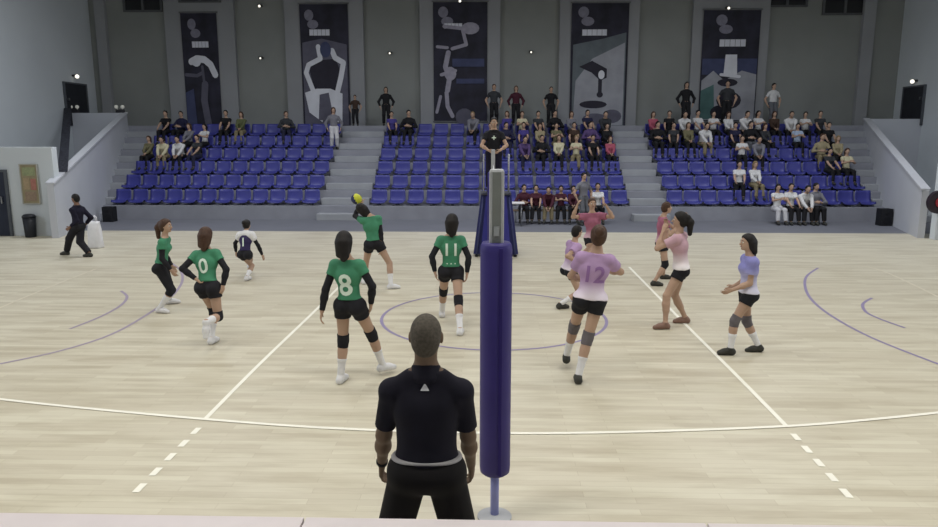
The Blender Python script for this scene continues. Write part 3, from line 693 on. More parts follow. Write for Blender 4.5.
banner(4, 'banner with a pale standing figure above grey clouds, rightmost of the five', [logo(720, 20), words_(719, 39, 23, 7),
    ('sky', bbl, [rect(705, 58, 753, 74)]), ('clouds', bgr, [[(705, 80), (715, 70), (725, 80), (740, 70), (753, 74), (753, 120), (705, 120)]]), ('backdrop', btl, [[(705, 90), (716, 84), (718, 119), (705, 119)]]),
    ('athlete_figure', bwh, [[(725, 54), (735, 54), (736, 74), (724, 74)]]+limb([(722, 74), (738, 76)], 3)), ('athlete_shadow', bdk, [blob(728, 82, 9, 4), blob(730, 100, 11, 9), blob(722, 112, 8, 7)])])
# ------------------------------------------------------------------ court markings
def ribbon(name, pts, w, m_, z=.004, kind='structure'):
    bm = bmesh.new(); L_ = []; pts = [Vector((p[0], p[1], 0)) for p in pts]
    for i, p in enumerate(pts):
        t = (pts[min(i+1, len(pts)-1)]-pts[max(i-1, 0)]).normalized(); nrm = Vector((-t.y, t.x, 0))*w/2
        L_.append((bm.verts.new((p.x+nrm.x, p.y+nrm.y, z)), bm.verts.new((p.x-nrm.x, p.y-nrm.y, z))))
    for a, c in zip(L_, L_[1:]): bm.faces.new((a[0], a[1], c[1], c[0]))
    bmesh.ops.recalc_face_normals(bm, faces=bm.faces[:]); me = bpy.data.meshes.new(name); bm.to_mesh(me); bm.free(); return struct(link(name, me, m_))
def smooth_pts(P, n_=10):
    P = [Vector(p) for p in P]; out = []
    for i in range(len(P)-1):
        p0, p1, p2, p3 = P[max(i-1, 0)], P[i], P[i+1], P[min(i+2, len(P)-1)]
        for k in range(n_):
            t = k/n_; out.append(.5*((2*p1)+(-p0+p2)*t+(2*p0-5*p1+4*p2-p3)*t*t+(-p0+3*p1-3*p2+p3)*t**3))
    return out+[P[-1]]
fl = lambda L_: smooth_pts([atZ(x, y) for x, y in L_])
ribbon('sideline', fl([(-30, 396), (60, 406), (205, 419.5), (340, 429), (500, 433.5), (640, 432), (787, 426.5), (880, 419), (975, 409)]), .05, paintw, .006)
ribbon('attack_line', fl([(205, 419.5), (262, 362), (318, 308), (358, 268)]), .05, paintw)
ribbon('attack_line', fl([(787, 427), (735, 374), (684, 323), (629, 267)]), .05, paintw)
for (A, B) in (((199, 428), (134, 494)), ((793, 434), (851, 499))):
    a, c = atZ(*A), atZ(*B); bm_pts = []
    for k in range(5):
        t0 = k/4.6; p0 = a.lerp(c, min(t0, 1)); p1 = p0+(c-a).normalized()*.15
        ribbon('attack_line_dash', [p0, p1], .06, paintw)
ribbon('sideline', fl([(372, 265), (500, 264), (630, 264), (760, 264.5), (862, 266)]), .04, mat('faded_line_paint', (212, 205, 186), .5, .04, 3))
ribbon('end_line', fl([(862, 266), (885, 272), (938, 297), (985, 322)]), .05, MATS['faded_line_paint'])
ribbon('end_line', fl([(-30, 322), (0, 308), (50, 287), (96, 269)]), .05, MATS['faded_line_paint'])
ribbon('centre_circle', [(1.78*math.cos(t*math.pi/36)+.0, 4.5+1.8*math.sin(t*math.pi/36)) for t in range(73)], .05, paintp, .003)
fad = mat('faded_violet_paint', (160, 148, 168), .5, .06, 3)
ribbon('arc_line', fl([(0, 364), (60, 351), (110, 335), (145, 316), (170, 298), (182, 282), (180, 270), (168, 261)]), .05, fad, .003)
ribbon('arc_line', fl([(70, 329), (100, 317), (120, 306), (127, 297), (121, 291)]), .05, fad, .003)
ribbon('arc_line', fl([(818, 268), (807, 276), (805, 286), (811, 299), (830, 315), (870, 337), (938, 364), (985, 380)]), .05, paintp, .003)
ribbon('arc_line', fl([(872, 298), (863, 304), (866, 312), (880, 319), (905, 328)]), .05, paintp, .003)
# ------------------------------------------------------------------ net posts, pad and net
alu = mat('aluminium', (172, 174, 178), .5, .08, 10, metal=.1); padm = mat('pad_violet', (50, 40, 116), .5, .15, 3, spec=.4); pale = mat('pale_blue_post', (150, 156, 216), .5, .1, 4)
pB = atZ(494.5, 517); PX, PY = pB.x, pB.y
def hz(py): return atY(497, py, PY).z
e = empty('net_post', (PX, PY, 0)); tag(e, 'near aluminium net post with a long violet pad', 'net post')
mb = MB(); mb.tube([(0, 0, 0), (0, 0, hz(473)+.05)], .032, 20); mb.build('lower_tube', pale, e, True)
mb = MB(); mb.tube([(0, 0, 0), (0, 0, .012), (0, 0, .03)], [.13, .13, .05], 28); mb.build('floor_plate', alu, e)
zt, zb_, ze = hz(242), hz(473), hz(169)
mb = MB(); mb.box(-.052, .052, -.05, .05, zb_, ze, .018); up_ = mb.build('upper_post', alu, e)
mb = MB(); mb.box(-.03, .03, -.055, -.049, zt, ze-.02); mb.build('rail_groove', mat('groove_dark', (122, 126, 124), .5, .1), up_)
mb = MB(); mb.box(-.02, .02, -.075, -.055, zt+.05, zt+.12, .004); mb.build('net_winch', MATS['steel'], up_)
bm = bmesh.new(); seg = 28; rings = []
zs = [(zb_, .085), (zb_+.02, .108), (zb_+.06, .112), (zt-.06, .112), (zt-.02, .108), (zt, .095)]
for k in range(len(zs)):
    z, r = zs[k]; rings.append([bm.verts.new((r*1.02*math.cos(t*2*math.pi/seg), r*math.sin(t*2*math.pi/seg), z)) for t in range(seg)])
for a, c in zip(rings, rings[1:]):
    for k in range(seg): bm.faces.new((a[k], a[(k+1) % seg], c[(k+1) % seg], c[k]))
bm.faces.new(rings[0][::-1]); bm.faces.new(rings[-1])
me = bpy.data.meshes.new('post_pad'); bm.to_mesh(me); bm.free(); me.shade_smooth(); pad = link('post_pad', me, padm, e)
mb = MB(); mb.box(.02, .045, -.118, -.1, zb_+.03, zt-.03, .003); mb.build('closing_strip', mat('pad_seam', (40, 28, 104), .6, .1), pad)
FY = 10.0
fpx = pix((0.0, FY, 0))
FX = atY(493, 180, FY).x
e2 = empty('net_post', (FX, FY, 0)); tag(e2, 'far net post in front of the official\'s stand', 'net post')
mb = MB(); mb.box(-.045, .045, -.04, .04, 0, 2.55, .015); mb.build('upper_post', alu, e2)
bm = bmesh.new(); rings = []
for z, r in [(.3, .1), (.34, .125), (2.0, .125), (2.04, .11)]: rings.append([bm.verts.new((r*math.cos(t*2*math.pi/seg), r*math.sin(t*2*math.pi/seg), z)) for t in range(seg)])
for a, c in zip(rings, rings[1:]):
    for k in range(seg): bm.faces.new((a[k], a[(k+1) % seg], c[(k+1) % seg], c[k]))
bm.faces.new(rings[0][::-1]); bm.faces.new(rings[-1]); me = bpy.data.meshes.new('post_pad'); bm.to_mesh(me); bm.free(); me.shade_smooth(); link('post_pad', me, padm, e2)
# net: modelled cords, bands and antennae in the plane of the posts
e = empty('volleyball_net', (0, PY, 0)); tag(e, 'volleyball net seen edge on, stretched between the two posts', 'net')
nY0, nY1 = .0-PY, 9.0-PY
mb = MB(); 
def nx_at(y): return PX*(1-(y)/(FY-PY))+FX*(y)/(FY-PY)
def ybox(mb, y0, y1, z0, z1, t): mb.quadbox([(nx_at(y0)-t, y0, z0), (nx_at(y0)+t, y0, z0), (nx_at(y1)+t, y1, z0), (nx_at(y1)-t, y1, z0), (nx_at(y0)-t, y0, z1), (nx_at(y0)+t, y0, z1), (nx_at(y1)+t, y1, z1), (nx_at(y1)-t, y1, z1)])
for k in range(9): ybox(mb, nY0, nY1, 1.29+k*.1, 1.293+k*.1, .0015)
for k in range(0, 91): y = nY0+(nY1-nY0)*k/90; ybox(mb, y-.0015, y+.0015, 1.26, 2.18, .0015)
mb.build('mesh_cords', mat('net_black', (30, 30, 32), .8), e)
mb = MB(); ybox(mb, nY0, nY1, 2.17, 2.24, .005); mb.build('top_band', WHITE, e)
mb = MB(); ybox(mb, nY0, nY1, 1.24, 1.29, .004); mb.build('bottom_band', WHITE, e)
mb = MB(); mb.tube([(PX, .06, 2.2), (nx_at(nY0), nY0, 2.21)], .006, 6); mb.tube([(nx_at(nY1), nY1, 2.21), (nx_at(FY-PY), FY-PY-.05, 2.2)], .006, 6); mb.build('tension_cable', alu, e)
# official's stand behind the far post
SY = 10.75; SX = atY(496, 200, SY).x; SZ = 1.52
bpad = mat('stand_pad_navy', (46, 50, 104), .6, .15, 3); bfr = mat('stand_frame', (60, 66, 110), .5, .1)
e = empty('referee_stand', (SX, SY, 0)); tag(e, 'navy padded umpire stand behind the far net post', 'stand')
for sx in (-1, 1):
    mb = MB(); mb.quadbox([(sx*.45-.09, -.42, .06), (sx*.45+.09, -.42, .06), (sx*.45+.09, .5, .06), (sx*.45-.09, .5, .06), (sx*.28-.08, -.3, SZ-.05), (sx*.28+.08, -.3, SZ-.05), (sx*.28+.08, .3, SZ-.05), (sx*.28-.08, .3, SZ-.05)]); mb.build('side_pad', bpad, e)
    for sy in (-1, 1):
        mb = MB(); mb.tube([(sx*.47, sy*.46, 0), (sx*.29, sy*.28, SZ)], .025, 10); lg = mb.build('leg', bfr, e, True)
        mb = MB(); mb.tube([(sx*.47, sy*.46, 0), (sx*.466, sy*.456, .05)], .036, 10); mb.build('rubber_foot', mat('rubber', (30, 30, 32), .8), lg)
    mb = MB(); mb.tube([(sx*.3, .28, SZ), (sx*.3, .28, SZ+.9), (sx*.3, -.24, SZ+.9), (sx*.3, -.28, SZ)], .018, 8); mb.build('handrail', alu, e, True)
mb = MB(); mb.box(-.36, .36, -.36, .36, SZ-.05, SZ, .01); mb.build('platform', mat('stand_deck', (70, 72, 84), .7), e)
mb = MB()
for k in range(5): z = .25+k*.25; w = .46-.18*z/SZ; mb.tube([(-w, .46-.18*z/SZ, z), (w, .46-.18*z/SZ, z)], .018, 8)
mb.build('ladder_rungs', alu, e, True)
mb = MB(); mb.quadbox([(-.36, -.46, .12), (.36, -.46, .12), (.36, -.42, .12), (-.36, -.42, .12), (-.24, -.34, SZ-.08), (.24, -.34, SZ-.08), (.24, -.3, SZ-.08), (-.24, -.3, SZ-.08)]); mb.build('front_pad', mat('stand_pad_blue', (58, 58, 140), .6, .12, 3), e)
# officials' table at the back, benches
def table(px, pyTop, Y, w, d, hgt, lab, nm='folding_table'):
    c = atY(px, pyTop, Y); e = empty(nm, (c.x, Y, 0)); tag(e, lab, 'table')
    mb = MB(); mb.box(-w/2, w/2, -d/2, d/2, hgt-.035, hgt, .008); mb.build('tabletop', mat('table_white', (225, 224, 224), .5, .04, 4), e)
    for sx in (-1, 1):
        for sy in (-1, 1):
            mb = MB(); mb.tube([(sx*(w/2-.1), sy*(d/2-.08), 0), (sx*(w/2-.1), sy*(d/2-.08), hgt-.03)], .016, 8); mb.build('leg', MATS['steel'], e, True)
        mb = MB(); mb.tube([(sx*(w/2-.1), -(d/2-.08), .2), (sx*(w/2-.1), d/2-.08, .2)], .012, 8); mb.build('brace', MATS['steel'], e, True)
    return e
BY = YF-.85
tb = table(512, 200, BY-.75, .8, .55, .76, 'small white-topped table at the left end of the maroon team bench')
def bench(px, w, lab):
    c = atY(px, 210, BY); e = empty('team_bench', (c.x, BY+.05, 0)); tag(e, lab, 'bench')
    mb = MB(); mb.box(-w/2, w/2, -.17, .17, .40, .44, .01); mb.build('seat', mat('bench_wood', (120, 104, 84), .6, .2, 6), e)
    for sx in (-1, 1):
        for sy in (-1, 1):
            mb = MB(); mb.tube([(sx*(w/2-.15), sy*.13, 0), (sx*(w/2-.15), sy*.13, .4)], .018, 8); mb.build('leg', MATS['steel'], e, True)
bench(555, 2.9, 'long low bench under the row of seated maroon players')
bench(799, 1.6, 'short low bench under the group in white shirts at right')
# courtside counter right below the camera
zt_ = 1.04; p = atZ(469, 519.5, zt_)
for i, (x, lab) in enumerate(((-1.92, 'white counter edge along the bottom of the picture, left section'), (0.0, 'white counter edge directly behind the near official, middle section'), (1.92, 'white counter edge along the bottom of the picture, right section'))):
    e = empty('courtside_counter', (x, p.y-.2, 0)); tag(e, lab, 'counter')
    mb = MB(); mb.box(-.955, .955, -.2, .2, zt_-.03, zt_, .003); mb.build('countertop', mat('table_pale', (206, 198, 200), .5, .05, 5), e)
    mb = MB(); mb.box(-.94, .94, .1, .13, .04, zt_-.03); mb.build('front_panel', mat('panel_pale', (190, 188, 196), .6, .05, 3), e)
    for sx in (-1, 1):
        mb = MB(); mb.box(sx*.9-.02, sx*.9+.02, -.15, .1, 0, zt_-.03); mb.build('leg', MATS['steel'], e)
# ------------------------------------------------------------------ light
def area(x, y, z, sx, sy, pw, spread=120, col=(1, .97, .9), rot=(0, 0, 0)):
    l = bpy.data.lights.new('area', 'AREA'); l.shape = 'RECTANGLE'; l.size = sx; l.size_y = sy; l.energy = pw; l.color = col; l.spread = math.radians(spread)
    o = bpy.data.objects.new('unseen_area_light', l); C.objects.link(o); o.location = (x, y, z); o.rotation_euler = rot; return o
for x in (-9, -3, 3, 9):
    for y in (-3, 3, 9): area(x, y, CEIL-.3, 3.2, 1.2, LP*(.78 if y < 0 else .44 if y < 5 else .26), 140)
area(XL-2, 4, 6, 5, 3, LP*1.6, 160, (.85, .9, 1), (0, math.radians(-70), 0))  # added fill from the left, no fixture stands here
area(XR+2, 4, 6, 5, 3, LP*1.6, 160, (.85, .9, 1), (0, math.radians(70), 0))  # matching added fill from the right
area(XL+7, 13, CEIL-.5, 4, 2, LP*1.0, 150, (.92, .96, 1), (0, math.radians(50), 0)); area(XR-7, 13, CEIL-.5, 4, 2, LP*1.0, 150, (.92, .96, 1), (0, math.radians(-50), 0))  # two added wall-wash lamps, unseen, to brighten the side walls
for x in (-8, 0, 8): area(x, 14.5, CEIL-.3, 3, 1, LP*1.35, 160, (.9, .93, 1))  # unseen rear fill lamps, lifting the dim stands and back wall
w = bpy.data.worlds.new('world'); bpy.context.scene.world = w; w.use_nodes = True
w.node_tree.nodes['Background'].inputs[0].default_value = (.5, .55, .6, 1); w.node_tree.nodes['Background'].inputs[1].default_value = .3
sc = bpy.context.scene; sc.view_settings.view_transform = 'Standard'; sc.view_settings.look = 'None'; sc.view_settings.exposure = 0
# ------------------------------------------------------------------ people on court
def mk(Y0, gz=0.0):
    def T(t):
        if t[0] == 'w': return Vector(t[1:])
        if len(t) == 3 and t[2] == 'g': p = atZ(t[0], t[1], gz); return Vector((p.x, p.y, gz+.082))
        return atY(t[0], t[1], Y0+(t[2] if len(t) > 2 else 0))
    return T
NONE = None
UPB, DN = (0, 0, 1), (0, 0, -1)
def player(label, Yfoot, base, **k):
    sp = dict(k); Y0 = atZ(*Yfoot).y; sp['T'] = mk(Y0); return person(sp, label, sp.pop('group', None), sp.pop('number', None), sp.pop('h', .0085))
green = dict(armf=.93, skin=SKIN, top=GREEN, bot=BLACKC, arm_sleeve=BLACKC, pads=BLACKC, sock=WHITE, shoe=SHOEW, sleeve=.42, short=.32)
numw = mat('number_white', (212, 228, 216), .6, .02)
# green team, seen from behind
player('player in green jersey number 8 with long dark hair, walking nearest on the left side', (347, 384), None, **green, H=1.73, face=12, hair='long', hairm=HAIRB, number=[('8', .34, .27, 1, numw, 'jersey_number')],
    pelvis=(350, 305), neck=(347, 261), head=(345, 245), wrist={-1: ((322, 311, -.02), (-1, -.6, 0)), 1: ((371, 304, .02), (1, -.6, 0))},
    ankle={-1: ((341, 383, 'g'), NONE, NONE), 1: ((384, 374, 'g'), NONE, (.8, .6, 0))}, palm={-1: (1, .2, 0), 1: (-1, .2, 0)})
player('player in green jersey number 11 with dark hair, standing just left of the violet post', (452, 325), None, **green, H=1.76, face=-4, hair='long', hairm=HAIRB, number=[('11', .26, .19, 1, numw, 'jersey_number'), ('. . .', .12, .36, 1, numw, 'jersey_lettering')],
    pelvis=(451, 271), neck=(451, 233), head=(452, 218), wrist={-1: ((435, 272, -.05), (-1, -.4, 0)), 1: ((467, 273, -.05), (1, -.4, 0))},
    ankle={-1: ((442, 317, 'g'), NONE, NONE), 1: ((460, 335, 'g'), NONE, (.1, 1, 0))}, palm={-1: (1, .2, 0), 1: (-1, .2, 0)})
player('player in green jersey number 0 with hand on hip, standing on one leg', (211, 344), None, **green, H=1.68, face=8, hair='long', hairm=HAIRN, number=[('0', .28, .22, 1, numw, 'jersey_number')],
    pelvis=(208, 287), neck=(206, 251, .12), head=(206, 236, .15), wrist={-1: ((196, 279, -.05), (-1, -.3, .2)), 1: ((223, 286, -.02), (1, -.1, .2))},
    ankle={-1: ((212, 344, 'g'), NONE, NONE), 1: ((206, 322, -.42), (0.1, .6, -1), (0, -.3, -1))}, flat={1: False}, curl=.9)
player('player in green and black crouching in side view, leftmost of the green team', (163, 312), None, **{**green, 'short': 1.25, 'botname': 'leggings', 'pads': None, 'leg_w': .92}, H=1.62, face=80, hface=95, hair='pony', hairm=HAIRN, sockh=.3,
    pelvis=(161, 267), neck=(165, 236), head=(166, 224), wrist={-1: ((172, 266, .15), (-.8, .2, -.5)), 1: ((171, 270, -.15), (-.9, -.4, -.3))},
    ankle={-1: ((170, 304, 'g'), (1, .2, 0), (1, .4, 0)), 1: ((160, 313, 'g'), (1, -.1, 0), (1, -.2, 0))})
libero = dict(green, top=mat('dark_violet_jersey', (52, 44, 84), .8, .15, 8), pads=None, arm_sleeve=BLACKC)
_, JL = player('player in dark violet jersey with white shoulders, bending forward in the back court', (248, 280), None, **libero, H=1.42, face=15, hair='bun', hairm=HAIRB, number=[('1', .24, .2, 1, numw, 'jersey_number')],
    pelvis=(245, 254), neck=(246, 234, .12), head=(247, 224, .2), wrist={-1: ((236, 252, .25), (-1, 0, .2)), 1: ((265, 260, .2), (1, -.2, .3))},
    ankle={-1: ((247, 281, 'g'), NONE, NONE), 1: ((250, 272, 'g'), NONE, NONE)})
ro = [o for o in C.objects if o.get('label', '').startswith('player in dark violet')][0]; bb = np.array(ro.location, dtype=np.float32)
me = surf([cap(JL['sh'][s]-JL['ax']*.0, JL['N']-JL['ax']*.01, .05, .05) for s in (-1, 1)]+[cap(JL['sh'][s], JL['sh'][s]+(JL['el'][s]-JL['sh'][s])*.25, .052, .052) for s in (-1, 1)], .0085, .024, .03)
me.transform(Matrix.Translation(-ro.location)); link('shoulder_yoke', me, WHITE, ro)
player('player in green leaning left, holding the yellow and dark ball beside her dark hair', (376, 288), None, **{**green, 'pads': None}, H=1.72, face=-20, hface=-50, hair='long', hairm=HAIRB, swing=.0,
    pelvis=(374, 244), neck=(370, 216), head=(359, 207), wrist={-1: ((360, 205, .24), (-1, .3, -.6)), 1: ((381, 247, .0), (1, -.3, 0))},
    ankle={-1: ((364, 284, 'g'), NONE, NONE), 1: ((391, 289, 'g'), (.7, .7, 0), (.9, .3, 0))})
# volleyball
bp = atY(356.5, 199, atZ(376, 288).y+.24)
mb = MB(); mb.sphere((0, 0, 0), .105, 24); o = mb.build('volleyball', None, None, True); o.location = bp; tag(o, 'yellow and dark blue volleyball held beside the dark hair of the leaning player', 'ball')
vm = mat('ball_panels', (196, 200, 60), .5, .05); vd = mat('ball_dark', (40, 48, 90), .5, .05); o.data.materials.append(vm); o.data.materials.append(vd)
for p in o.data.polygons:
    c_ = p.center; p.material_index = 1 if (math.sin(math.atan2(c_.y, c_.x)*2+c_.z*14) > .25) else 0
# lavender team
pink = dict(skin=SKIN, top=PINK, bot=BLACKC, sock=WHITE, shoe=SHOED, sleeve=.55, short=.34, pads=GREYPAD, over=True, hem=-.02)
numd = mat('number_violet', (140, 104, 156), .6, .02)
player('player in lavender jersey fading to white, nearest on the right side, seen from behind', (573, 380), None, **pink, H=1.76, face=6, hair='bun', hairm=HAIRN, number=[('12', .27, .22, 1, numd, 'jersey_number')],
    pelvis=(590, 299), neck=(596, 254), head=(598, 240), wrist={-1: ((583, 281, .34), (-.7, .2, -.7)), 1: ((603, 270, .36), (1, .1, -.5))},
    ankle={-1: ((565, 367, 'g'), NONE, NONE), 1: ((578, 383, 'g'), NONE, (.05, 1, 0))})
player('player in lavender jersey with dark hair in side view, partly behind the nearest lavender player', (566, 307), None, **{**pink, 'pads': None}, H=1.56, face=70, hface=60, hair='short', hairm=HAIRB,
    pelvis=(569, 270), neck=(575, 240), head=(578, 228), wrist={-1: ((588, 248, .15), (0, 0, -1)), 1: ((578, 262, -.2), (-.5, -.5, -.6))},
    ankle={-1: ((576, 304, 'g'), (1, 0, 0), NONE), 1: ((560, 309, 'g'), (1, 0, 0), NONE)})
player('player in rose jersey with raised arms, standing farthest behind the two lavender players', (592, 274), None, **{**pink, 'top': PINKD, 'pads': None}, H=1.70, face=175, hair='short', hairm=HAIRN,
    pelvis=(593, 238), neck=(592, 208), head=(592, 197), wrist={-1: ((607, 207, -.2), (1, 0, -1)), 1: ((577, 206, -.2), (-1, 0, -1))},
    ankle={-1: ((599, 275, 'g'), NONE, NONE), 1: ((588, 274, 'g'), NONE, NONE)})
player('player in rose jersey facing right, standing just behind the pale pink player', (657, 284), None, **{**pink, 'top': PINKD, 'pads': BLACKC, 'sock': None}, H=1.64, face=95, hface=80, hair='short', hairm=HAIRN,
    pelvis=(662, 243), neck=(663, 217), head=(667, 207), wrist={-1: ((682, 218, .1), (0, 0, -1)), 1: ((679, 226, -.2), (-.3, -.4, -1))},
    ankle={-1: ((663, 279, 'g'), (1, 0, 0), NONE), 1: ((654, 286, 'g'), (1, 0, 0), NONE)})
player('player in pale pink jersey with dark hair, facing left across the right attack line', (674, 326), None, **{**pink, 'top': PINKP, 'pads': None, 'sock': None, 'shoe': mat('tan_shoe', (132, 104, 92), .6)}, H=1.76, face=-75, sface=-60, hface=-70, hair='pony', hairm=HAIRB,
    pelvis=(681, 269), neck=(679, 231), head=(680, 219), wrist={-1: ((663, 232, .0), (-.3, -.3, -1)), 1: ((666, 228, .3), (0, 0, -1))},
    ankle={-1: ((665, 329, 'g'), (-1, 0, 0), (-1, -.1, 0)), 1: ((685, 323, 'g'), (-1, 0, 0), (-1, 0, 0))})
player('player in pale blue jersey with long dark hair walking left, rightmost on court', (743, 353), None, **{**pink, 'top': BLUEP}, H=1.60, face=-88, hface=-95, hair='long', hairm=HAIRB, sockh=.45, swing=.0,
    pelvis=(748, 293), neck=(750, 256), head=(748, 245), wrist={-1: ((732, 290, -.12), (.6, 0, -1)), 1: ((734, 286, .3), (.6, .1, -1))},
    ankle={-1: ((730, 355, 'g'), (-1, 0, 0), (-1, 0, 0)), 1: ((758, 352, 'g'), (-1, 0, .2), (-.9, .1, -.1))}, palm={-1: (0, .9, .3), 1: (0, -.9, .3)})
# walking man at the left edge with a white bag
player('person in dark tracksuit striding left beside the white bag, at the left stair wall', (78, 256), None, skin=SKIN_D, top=NAVY, bot=BLACKC, sleeve=1.85, short=1.9, topname='jacket', botname='trousers', pads=None, sock=None, shoe=SHOED, male=True, H=1.6, face=-80, hair='short', hairm=HAIRB, leg_w=1.25,
    pelvis=(78, 226), neck=(77, 206), head=(75, 197), wrist={-1: ((70, 227, -.15), (.8, 0, -.6)), 1: ((86, 224, .25), (.5, .2, -1))},
    ankle={-1: ((67, 255, 'g'), (-1, 0, 0), (-1, 0, 0)), 1: ((90, 257, 'g'), (-1, 0, .1), (-1, 0, 0))})
wbp = atZ(92, 249); sB = FOC/(wbp-EYE).dot(FW)
e = empty('carrier_bag', (wbp.x, wbp.y+.2, 0)); tag(e, 'tall white bag standing on the floor right of the striding dark-clothed person', 'bag')
w_ = 13/sB/2; hB_ = 27/sB
bm = bmesh.new(); rings = []
for j, (z, kx, ky) in enumerate([(0, 1, .8), (.04, 1.08, .9), (hB_*.35, 1.0, .95), (hB_*.7, .9, .8), (hB_*.92, .82, .5), (hB_, .86, .25)]):
    rings.append([bm.verts.new((w_*kx*math.copysign(abs(math.cos(t))**.6, math.cos(t))+.012*math.sin(5*t+j), .16*ky*math.copysign(abs(math.sin(t))**.6, math.sin(t)), z)) for t in [q*2*math.pi/24 for q in range(24)]])
for a, c in zip(rings, rings[1:]):
    for k in range(24): bm.faces.new((a[k], a[(k+1) % 24], c[(k+1) % 24], c[k]))
bm.faces.new(rings[0][::-1]); bm.faces.new(rings[-1]); me = bpy.data.meshes.new('bag_body'); bm.to_mesh(me); bm.free(); me.shade_smooth(); link('bag_body', me, WHITE, e)
for s in (-1, 1):
    mb = MB(); mb.tube([(-w_*.4, s*.03, hB_-.02), (-w_*.35, s*.035, hB_+.1), (0, s*.04, hB_+.14), (w_*.35, s*.035, hB_+.1), (w_*.4, s*.03, hB_-.02)], .012, 8); mb.build('handle', WHITE, e, True)
# official on the stand
def on_stand():
    g = SZ; Y0 = SY
    T = lambda t: Vector(t[1:])
    x = SX-.06
    sp = dict(T=T, H=1.76, male=True, face=180, skin=SKIN, top=BLACKC, bot=NAVY, topname='polo_shirt', botname='trousers', sleeve=.5, short=1.9, leg_w=1.2, pads=None, sock=None, shoe=SHOED, hair='short', hairm=HAIRB, ground=False,
        pelvis=('w', x, Y0, g+.93), neck=('w', x, Y0-.02, g+1.5), head=('w', x, Y0-.05, g+1.7),
        wrist={-1: (('w', x+.14, Y0-.3, g+1.0), (1, .3, -.3)), 1: (('w', x-.12, Y0-.3, g+1.0), (-1, .3, -.3))},
        ankle={-1: (('w', x+.12, Y0, g+.087), NONE, NONE), 1: (('w', x-.12, Y0, g+.087), NONE, NONE)})
    r, J = person(sp, 'official in black shirt standing on the navy umpire stand behind the net', base=(x, Y0, g), h=.0095, number=[('+', .2, .16, -1, numw, 'chest_emblem')])
on_stand()
# near official, back to the camera
Y0 = -2.86; pc = atY(427, 462, Y0)
def T0_(t): return Vector(t[1:]) if t[0] == 'w' else atY(t[0], t[1], Y0+(t[2] if len(t) > 2 else 0))
sp = dict(T=T0_, H=1.86, male=True, build=1.05, waistf=1.12, face=0, skin=SKIN_R, top=mat('dark_polo', (22, 21, 34), .9, .15, 14), bot=mat('black_trousers', (20, 18, 20), .9, .15, 12), topname='polo_shirt', botname='trousers', sleeve=.78, tuck=True, hem=-.03,
    short=1.9, leg_w=1.3, waist=.045, pads=None, sock=None, shoe=SHOED, hair='crop', hairm=HAIRG, belt=mat('belt_pale', (150, 148, 150), .6, .05), armf=.95,
    pelvis=(427, 469), neck=(426, 366), head=(426, 340), wrist={-1: ((382, 463, .24), (-.25, -1, -.1)), 1: ((471, 464, .24), (.25, -1, -.1))},
    ankle={-1: (('w', pc.x-.33, Y0, .087), NONE, (-.25, 1, 0)), 1: (('w', pc.x+.29, Y0, .087), NONE, (.25, 1, 0))}, curl=.42, palm={-1: (1, .15, 0), 1: (-1, .15, 0)})
r, J = person(sp, 'official in dark polo and black trousers standing nearest, back to the camera', h=.006, number=[('▲', .05, .04, 1, mat('emblem_white', (215, 215, 220), .6, .02), 'back_emblem')])
N_ = J['N']; ax = J['ax']; bbv = r.location
me = surf([cap(N_+ax*.01, N_+ax*.06, .092, .076, clips=[(N_+ax*.06, un(ax+J['Fs']*.3)), (N_-ax*.02, -ax)])], .005, .0, .02)
me.transform(Matrix.Translation(-bbv)); link('collar', me, sp['top'], r)
wb = J['wr'][-1]; dd = un(J['wr'][-1]-J['el'][-1])
me = surf([cap(wb-dd*.03, wb-dd*.005, .036, .035, clips=[(wb-dd*.002, dd), (wb-dd*.026, -dd)])], .005, 0, .01); me.transform(Matrix.Translation(-bbv)); link('wristwatch', me, BLACKC, r)
